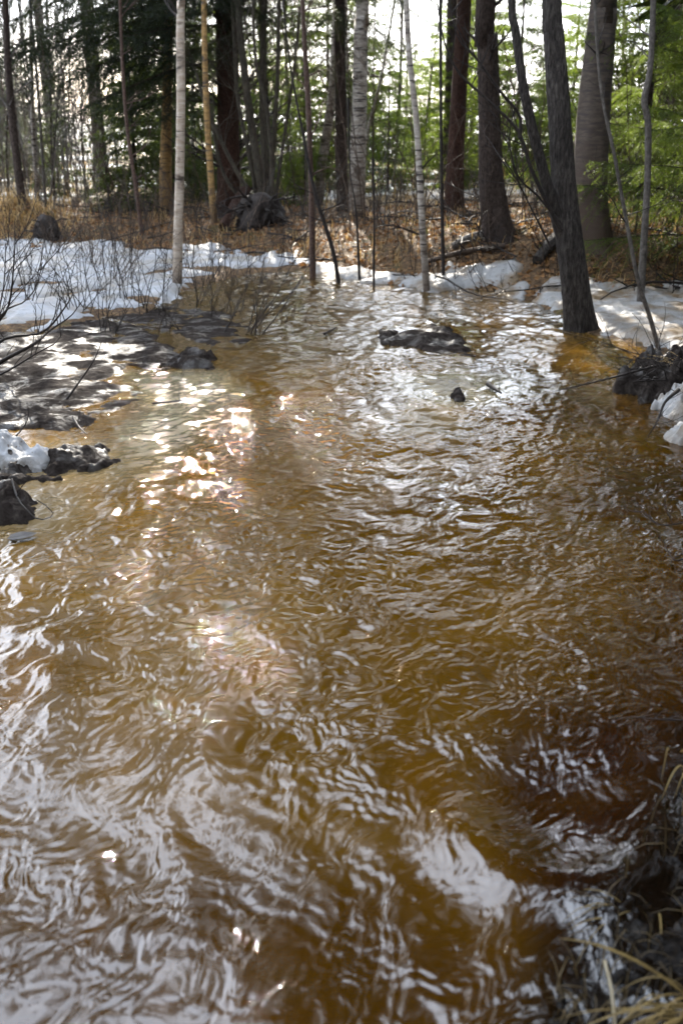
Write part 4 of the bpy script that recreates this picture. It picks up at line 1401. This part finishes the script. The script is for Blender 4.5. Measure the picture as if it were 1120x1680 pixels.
def blades(n, x, y, z, L, w, mat, name, lean=0.8, curl=0.5, parent=None):
    a = rr.uniform(0, 6.28, n)
    l = L * rr.uniform(0.5, 1.3, n)
    dirx, diry = np.cos(a), np.sin(a)
    ln = lean * rr.uniform(0.1, 1, n)
    k = 4
    t = np.linspace(0, 1, k)
    hx = ln[:, None] * l[:, None] * (t ** 1.5)[None] * 0.9
    hz = l[:, None] * (t - curl * ln[:, None] * t ** 2.2)
    cx = x[:, None] + dirx[:, None] * hx
    cy = y[:, None] + diry[:, None] * hx
    cz = z[:, None] - 0.01 + hz
    ww = w * rr.uniform(0.7, 1.3, n)[:, None] * (1 - t[None] ** 2 * 0.9) / 2
    px, py = -diry[:, None] * ww, dirx[:, None] * ww
    Lv = np.stack([cx - px, cy - py, cz], -1)
    Rv = np.stack([cx + px, cy + py, cz], -1)
    V = np.stack([Lv, Rv], 2).reshape(-1, 3)
    b0 = np.arange(n)[:, None] * 2 * k + np.arange(k - 1)[None] * 2
    F = np.stack([b0, b0 + 1, b0 + 3, b0 + 2], -1).reshape(-1, 4)
    mb = MB()
    mb.add(V, F)
    return mb

x, y, z = scatter_bank(9000, 0.25, 8.0)
keep = (fbm(x * 1.1, y * 1.1, 3, 71) + 0.2 * sstep(0.1, 0.35, x / y)) > 0.10
mb = blades(int(keep.sum()), x[keep], y[keep], z[keep], 0.2, 0.007, None, 'dry_grass', 1.2, 0.75)
tag(link('dry_grass', mb.mesh('dry_grass', M['straw'])), kind='stuff')
x, y, z = scatter_bank(1800, 4.0, 26.0, -0.5, 0.5)
mb = blades(1800, x, y, z, 0.4, 0.011, None, 'dry_grass', 0.7, 0.4)
tag(link('dry_grass', mb.mesh('dry_grass', M['straw'])), kind='stuff')
x, y, z = scatter_bank(2400, 0.7, 4.0, 0.05, 0.5)
keep = fbm(x * 1.4, y * 1.4, 3, 73) > 0.12
mb = blades(int(keep.sum()), x[keep], y[keep], z[keep], 0.06, 0.012, None, 'moss', 1.0, 0.6)
tag(link('moss', mb.mesh('moss', M['moss'])), kind='stuff')

# fallen branches lying about on the banks
mb = MB()
x, y, z = scatter_bank(260, 0.0, 5.0, -0.42, 0.5)
for i in range(260):
    a = rr.uniform(0, 6.28)
    twig(mb, rr, (x[i], y[i], z[i] + rr.uniform(0.01, 0.08)), (np.cos(a), np.sin(a), rr.uniform(-0.03, 0.2)), rr.uniform(0.3, 1.3), rr.uniform(0.004, 0.014), 1, 4, 0.12, -0.01, 7, 5, 0.4)
tag(link('fallen_branches', mb.mesh('fallen_branches', M['dark_twig'])), kind='stuff')

# fallen leaves
def leaves(n, x, y, z, size):
    a = rr.uniform(0, 6.28, n)
    s = size * rr.uniform(0.6, 1.3, n)
    nx = rr.normal(size=(n, 3)) * 0.45 + np.array([0, -0.15, 1])
    nx /= np.linalg.norm(nx, axis=1, keepdims=True)
    u = np.stack([np.cos(a), np.sin(a), np.zeros(n)], -1)
    u -= nx * (u * nx).sum(1, keepdims=True)
    u /= np.linalg.norm(u, axis=1, keepdims=True)
    w = np.cross(nx, u)
    c = np.stack([x, y, z + 0.012], -1)
    cup = nx * (s * 0.15)[:, None]
    V = np.stack([c - u * s[:, None] * 0.6, c - w * s[:, None] * 0.38 + cup, c + u * s[:, None] * 0.65, c + w * s[:, None] * 0.38 + cup], 1).reshape(-1, 3)
    F = np.arange(4 * n).reshape(-1, 4)
    mb = MB()
    mb.add(V, F)
    return mb

x, y, z = scatter_bank(15000, -0.1, 5.0, -0.4, 0.5, 1.2)
tag(link('fallen_leaves', leaves(len(x), x, y, z, 0.045).mesh('fallen_leaves', M['litter'], False)), kind='stuff')

# dry hummock grass at the left
c = hit(42, 388)
n = 800
x = HUMM[0] + rr.normal(size=n) * 0.38
y = HUMM[1] - 0.1 + rr.normal(size=n) * 0.35
root = thing('grass_hummock', 'orange dry grass hummock at the left edge behind the snow', 'hummock', (HUMM[0], HUMM[1], float(zt(HUMM[0], HUMM[1]))))
mb = blades(n, x, y, zt(x, y), 0.3, 0.008, None, 'grass', 1.4, 0.85)
tag(link('grass', mb.mesh('grass', M['straw'], True, (HUMM[0], HUMM[1], float(zt(HUMM[0], HUMM[1])))), root), kind='stuff')

# ------------------------------------------------------------------ shrubs in the snow and the flood, left
def shrub(label, px, py, n, hpx, lean=(0, 0), spread=0.5, mat='dark_twig', seed=0, r=0.0045, dep=2, z=None):
    rs = np.random.RandomState(seed)
    b = on_z(px, py, 0.0 if z is None else z)
    root = thing('bare_shrub', label, 'shrub', tuple(b), 'bare shrubs along the left shore')
    H = hpx * depth_of(b) / FPX
    for i in range(int(n * 1.6)):
        a = rs.uniform(0, 6.28)
        o = rs.uniform(0.02, 0.16)
        q = b + np.array([np.cos(a) * o, np.sin(a) * o, -0.04])
        d = np.array([lean[0] + spread * rs.normal() * 0.7, lean[1] + spread * rs.normal() * 0.7, 1.0])
        mb = MB()
        twig(mb, rs, q, d, H * rs.uniform(0.7, 1.2), r * rs.uniform(0.7, 1.2), dep - 1, 5, 0.10, 0.01, 8, 5, 0.42)
        link('stem', mb.mesh('stem', M[mat], True, b), root)

shrub('bare shrub fanning up beside the first snow tongue at the far left', 60, 500, 7, 150, (0.1, 0), 0.35, 'dark_twig', 1)
shrub('dense bare shrub in the snow left of the pale birch sapling', 135, 515, 9, 150, (0.05, 0), 0.4, 'dark_twig', 2)
shrub('bare shrub in front of the leaning reddish sapling', 185, 470, 8, 120, (0.1, 0), 0.4, 'brown_twig', 3)
shrub('bare shrub at the foot of the pale birch sapling', 250, 512, 8, 125, (-0.1, 0), 0.45, 'dark_twig', 4)
shrub('short bare shrub right of the pale birch sapling', 330, 500, 6, 100, (0.2, 0), 0.4, 'dark_twig', 5)
shrub('dark bare shrub leaning right out of the flood water', 395, 545, 7, 150, (0.45, 0), 0.35, 'dark_twig', 6, 0.005)
shrub('thin bare shrub standing in the glittering shallows', 365, 520, 5, 120, (0.1, 0), 0.35, 'dark_twig', 7)
shrub('low bare shrub on the far snow under the golden birch', 215, 430, 7, 90, (0, 0), 0.45, 'brown_twig', 8)
shrub('small bare shrub in far snow near the spruce', 420, 440, 5, 80, (0.1, 0), 0.4, 'brown_twig', 9)
shrub('bare shrub before the orange grass hummock', 95, 425, 7, 100, (0, 0), 0.4, 'brown_twig', 10)
shrub('few low twigs poking from the water beyond the left mud shelf', 470, 525, 4, 50, (0.1, 0), 0.5, 'dark_twig', 11, 0.003)
shrub('bare shrub in the snow behind the near branches at the left edge', 18, 478, 6, 130, (0.1, 0), 0.4, 'dark_twig', 12)
shrub('low bare shrub on the mud edge between snow and shelf', 170, 545, 5, 90, (0.2, 0), 0.5, 'dark_twig', 13)
shrub('bare shrub close behind the pale birch sapling', 305, 452, 6, 90, (0.1, 0), 0.4, 'brown_twig', 14)
shrub('bare shrub standing in the water film right of the pale birch sapling', 350, 462, 6, 95, (0.1, 0), 0.4, 'dark_twig', 15)
shrub('tall thin bare shrub left of the pale birch sapling', 205, 500, 6, 170, (0.05, 0), 0.3, 'dark_twig', 16)
shrub('bare shrub in the far snow left of the leaning reddish sapling', 150, 440, 6, 95, (0, 0), 0.4, 'brown_twig', 17)
shrub('small bare shrub at the water edge by the two dark clods', 290, 545, 4, 70, (0.2, 0), 0.45, 'dark_twig', 18)
# the near branchy shrub coming in from the left edge
rs = np.random.RandomState(5)
b = on_z(-60, 640)
root = thing('bare_shrub', 'near bare shrub reaching in over the mud from the left edge', 'shrub', tuple(b), 'bare shrubs along the left shore')
for pts, w in (([(-60, 640), (0, 595), (55, 565), (85, 540), (115, 520), (135, 495)], 9), ([(-60, 635), (0, 560), (70, 545), (110, 500), (125, 470)], 7), ([(-60, 630), (-10, 540), (15, 500), (24, 420), (25, 360)], 6),
               ([(-60, 632), (0, 520), (40, 495), (60, 470), (70, 430)], 5), ([(-60, 632), (-20, 560), (5, 480), (10, 400)], 4), ([(-55, 640), (10, 610), (60, 580), (95, 560), (105, 535)], 5)):
    Q, t, L = smooth_path([at_y(x, y, b[1] + 0.0 + rs.uniform(-0.2, 0.2)) for x, y in pts], 16)
    mb = MB()
    mb.line(Q, np.linspace(w / 2 * depth_of(b) / FPX, 0.002, 16), 6)
    for i in range(5):
        j = rs.randint(4, 15)
        twig(mb, rs, Q[j], (rs.uniform(-0.2, 0.8), rs.uniform(-0.3, 0.3), rs.uniform(0.3, 1)), rs.uniform(0.12, 0.35), 0.0028, 1, 3)
    link('stem', mb.mesh('stem', M['dark_twig'], True, b), root)

# twigs lying on ice and mud
def stray(label, pts, w, z, seed, kids=4, mat='dark_twig', name='twig', klen=0.12, lift=None):
    rs = np.random.RandomState(seed)
    P = [on_z(x, y, z if lift is None else z + lift[i]) for i, (x, y) in enumerate(pts)]
    Q, t, L = smooth_path(P, 16)
    b = Q[0]
    mb = MB()
    mb.line(Q, np.linspace(w / 2 * depth_of(b) / FPX, 0.3 * w / 2 * depth_of(b) / FPX, 16), 6)
    for i in range(kids):
        j = rs.randint(2, 15)
        twig(mb, rs, Q[j], (rs.normal(), rs.normal(), rs.uniform(0.1, 0.9)), klen * rs.uniform(0.5, 1.3), 0.0022, 1, 2)
    return tag(link(name, mb.mesh(name, M[mat], True, b), loc=tuple(b)), label, 'twig')

stray('forked black twig lying on the pale ice at the left', [(250, 662), (290, 658), (320, 655), (355, 660)], 4, 0.03, 1, 6, klen=0.16)
stray('long twig standing slanted over the mud shelf at the left', [(110, 655), (135, 620), (155, 590), (168, 558)], 4, 0.03, 2, 3, lift=[0, .1, .2, .3])
stray('thin twig across the dark mud above the snow lump', [(0, 735), (30, 712), (45, 690), (48, 668)], 4, 0.05, 3, 2, lift=[0, .02, .08, .14])
stray('short dark stick propped on the mud left of the ice', [(120, 684), (130, 700), (142, 712)], 5, 0.05, 4, 2)
stray('curved black twig arching over the water below the snow lump', [(20, 786), (30, 818), (48, 840), (62, 852), (80, 850), (88, 842), (74, 828), (60, 820)], 4, 0.03, 5, 1, lift=[0.05, .04, .03, .01, .02, .05, .08, .1])
stray('black stick lying on the pale ice right of the islet', [(800, 630), (812, 638), (822, 645)], 9, 0.02, 6, 2)
stray('small dark twig floating in the glitter at mid stream', [(532, 548), (545, 541), (552, 537)], 5, 0.02, 7, 3, klen=0.06)
stray('long black branch reaching into the stream from the right twig pile', [(1075, 600), (1020, 615), (970, 628), (915, 640)], 5, 0.05, 8, 9, klen=0.22, lift=[.15, .1, .05, .0])
stray('thin branch trailing over the water from the right bank', [(1150, 850), (1090, 862), (1062, 850), (1050, 838)], 3, 0.06, 9, 3)
stray('black forked twig dipping in water at the right edge', [(1140, 905), (1110, 920), (1095, 905), (1088, 888)], 4, 0.04, 10, 4, klen=0.07)
stray('dark branch lying in the water at the lower right', [(1150, 1182), (1080, 1180), (1030, 1176), (1010, 1182)], 4, 0.025, 11, 3, klen=0.06)
stray('snow-dusted branch hanging in the water at the right edge', [(1112, 640), (1090, 660), (1078, 690), (1062, 716)], 7, 0.1, 12, 6, klen=0.12, lift=[.05, .05, .0, -.08])
# twig pile
rs = np.random.RandomState(9)
b = on_z(1065, 628)
root = thing('twig_pile', 'tangled heap of black twigs on the right bank edge', 'twig pile', tuple(b))
for i in range(26):
    p = on_z(rs.uniform(1010, 1120), rs.uniform(590, 650), 0.02) + np.array([0, 0, rs.uniform(0, 0.1)])
    a = rs.uniform(0, 6.28)
    mb = MB()
    twig(mb, rs, p, (np.cos(a), np.sin(a) * 0.7, rs.uniform(-0.05, 0.5)), rs.uniform(0.25, 0.6), 0.0045, 1, 4, 0.12, -0.01, 7, 5)
    link('twig', mb.mesh('twig', M['dark_twig'], True, b), root)
slab_thing('mud_lump', 'black debris clod under the twig heap at the right bank', 'lump', pxpoly([(1005, 640), (1030, 610), (1080, 596), (1150, 590), (1180, 640), (1110, 664), (1050, 662)]), M['mud'], 0.10, 0.15, 0.012, 0.0, 1.0, 6, 72, breakup=0.08, bscale=5, skirt=0.05)

# sunk dark leaf on the left shallows
c = on_z(35, 880, 0.012)
mb = MB()
s = 0.055
V = np.array([(-.9, 0, 0), (-.55, .5, .06), (.1, .62, .1), (.7, .38, .05), (1.05, 0, .02), (.6, -.42, .06), (0, -.6, .09), (-.6, -.45, .05), (0, 0, .0)]) * s
mb.add(V, np.array([[8, i, (i + 1) % 8] for i in range(8)]))
tag(link('wet_leaf', mb.mesh('wet_leaf', M['wetleaf'], False), loc=tuple(c), rot=(0, 0, 0.5)), 'dark wet leaf lying in the shallows at the lower left shore', 'leaf')
c = on_z(17, 742, 0.11)
tag(link('brown_leaf', mb.mesh('brown_leaf', M['wetleaf'], False), loc=tuple(c), rot=(1.0, 0, 1.5), scale=0.4), 'small brown leaf stuck upright in the left snow lump', 'leaf')

# ------------------------------------------------------------------ dry grass near the camera, right
def tuft(label, px, py, z, n, L, w, az, seed, spread=0.7, curl=0.8, mat='straw_near'):
    rs = np.random.RandomState(seed)
    b = on_z(px, py, z)
    root = thing('grass_tuft', label, 'grass tuft', tuple(b))
    for i in range(n):
        a = R_(az) + rs.normal() * spread
        l = L * rs.uniform(0.55, 1.2)
        k = 12
        t = np.linspace(0, 1, k)
        lean = rs.uniform(0.5, 1.1)
        cu = curl * rs.uniform(0.6, 1.3)
        o = rs.normal(size=3) * np.array([0.02, 0.02, 0.004])
        x = o[0] + np.cos(a) * l * lean * t
        y = o[1] + np.sin(a) * l * lean * t
        zz = o[2] - 0.02 + l * (0.9 * t - cu * t ** 2.0)
        C = np.stack([x, y, zz], -1)
        ww = w * rs.uniform(0.6, 1.2) * (1 - 0.85 * t ** 3) / 2
        sd = np.array([-np.sin(a), np.cos(a), rs.uniform(-.4, .4)])
        V = np.stack([C - sd * ww[:, None], C + np.array([0, 0, 0.0008]), C + sd * ww[:, None]], 1).reshape(-1, 3)
        F = []
        for j in range(k - 1):
            for q in range(2):
                F.append([j * 3 + q, j * 3 + q + 1, j * 3 + 4 + q, j * 3 + 3 + q])
        mb = MB()
        mb.add(V, np.array(F))
        link('blade', mb.mesh('blade', M[mat]), root)

tuft('yellow dry grass tuft drooping at the bottom right corner', 1150, 1660, 0.02, 26, 0.26, 0.0055, 215, 1, 0.55, 0.7)
tuft('dry grass blades hanging at the right edge above the corner tuft', 1142, 1225, 0.10, 9, 0.17, 0.0045, 240, 2, 0.45, 1.25)
tuft('orange dry grass spray at the right edge by the twig heap', 1135, 612, 0.06, 18, 0.26, 0.006, 185, 3, 0.4, 0.5, 'straw')
tuft('few sunken straw blades in the dark water left of the corner tuft', 1040, 1500, 0.0, 8, 0.16, 0.004, 200, 4, 0.7, 0.8)
n = 700
x, y = rr.uniform(1.25, 2.1, n), rr.uniform(0.5, 2.9, n)
mb = blades(n, x, y, zt(x, y), 0.15, 0.004, None, 'dry_grass', 1.4, 0.8)
tag(link('dry_grass', mb.mesh('dry_grass', M['straw_near'])), kind='stuff')
n = 260
pp = np.array([on_z(a, c, 0.02) for a, c in zip(rr.uniform(880, 1220, n), rr.uniform(1230, 1720, n))])
sdn = poly_sd(pp[:, 0], pp[:, 1], NEAR) > 0.03
pp = pp[sdn]
mb = blades(len(pp), pp[:, 0], pp[:, 1], np.full(len(pp), 0.022), 0.09, 0.0028, None, 'matted_grass', 1.5, 0.9)
tag(link('matted_grass', mb.mesh('matted_grass', M['straw_wet'])), kind='stuff')
p, q = on_z(1012, 1690, 0.02), at_y(991, 1576, on_z(1012, 1690, 0.02)[1] + 0.02)
mb = MB()
mb.line(smooth_path([p - np.array([0, 0, 0.03]), (p + q) / 2 + np.array([0.002, 0, 0]), q], 10)[0], np.linspace(0.0032, 0.0022, 10), 7)
tag(link('straw_stalk', mb.mesh('straw_stalk', M['straw_pale'], True, p), loc=tuple(p)), 'single pale straw stalk standing at the bottom right', 'straw')

# ------------------------------------------------------------------ tell alike things apart by distance
by = {}
for o in list(col.objects):
    if o.parent is None and o.get('label'):
        by.setdefault(o['label'], []).append(o)
for lab, L in by.items():
    if len(L) > 1:
        L.sort(key=lambda o: o.location.y)
        names = ['nearest', 'second nearest', 'third nearest', 'fourth nearest', 'fifth nearest', 'sixth nearest']
        for q, o in enumerate(L):
            w = 'farthest' if q == len(L) - 1 else names[min(q, 5)]
            if len(L) == 2:
                w = 'nearer' if q == 0 else 'farther'
            o['label'] = w + ' ' + lab
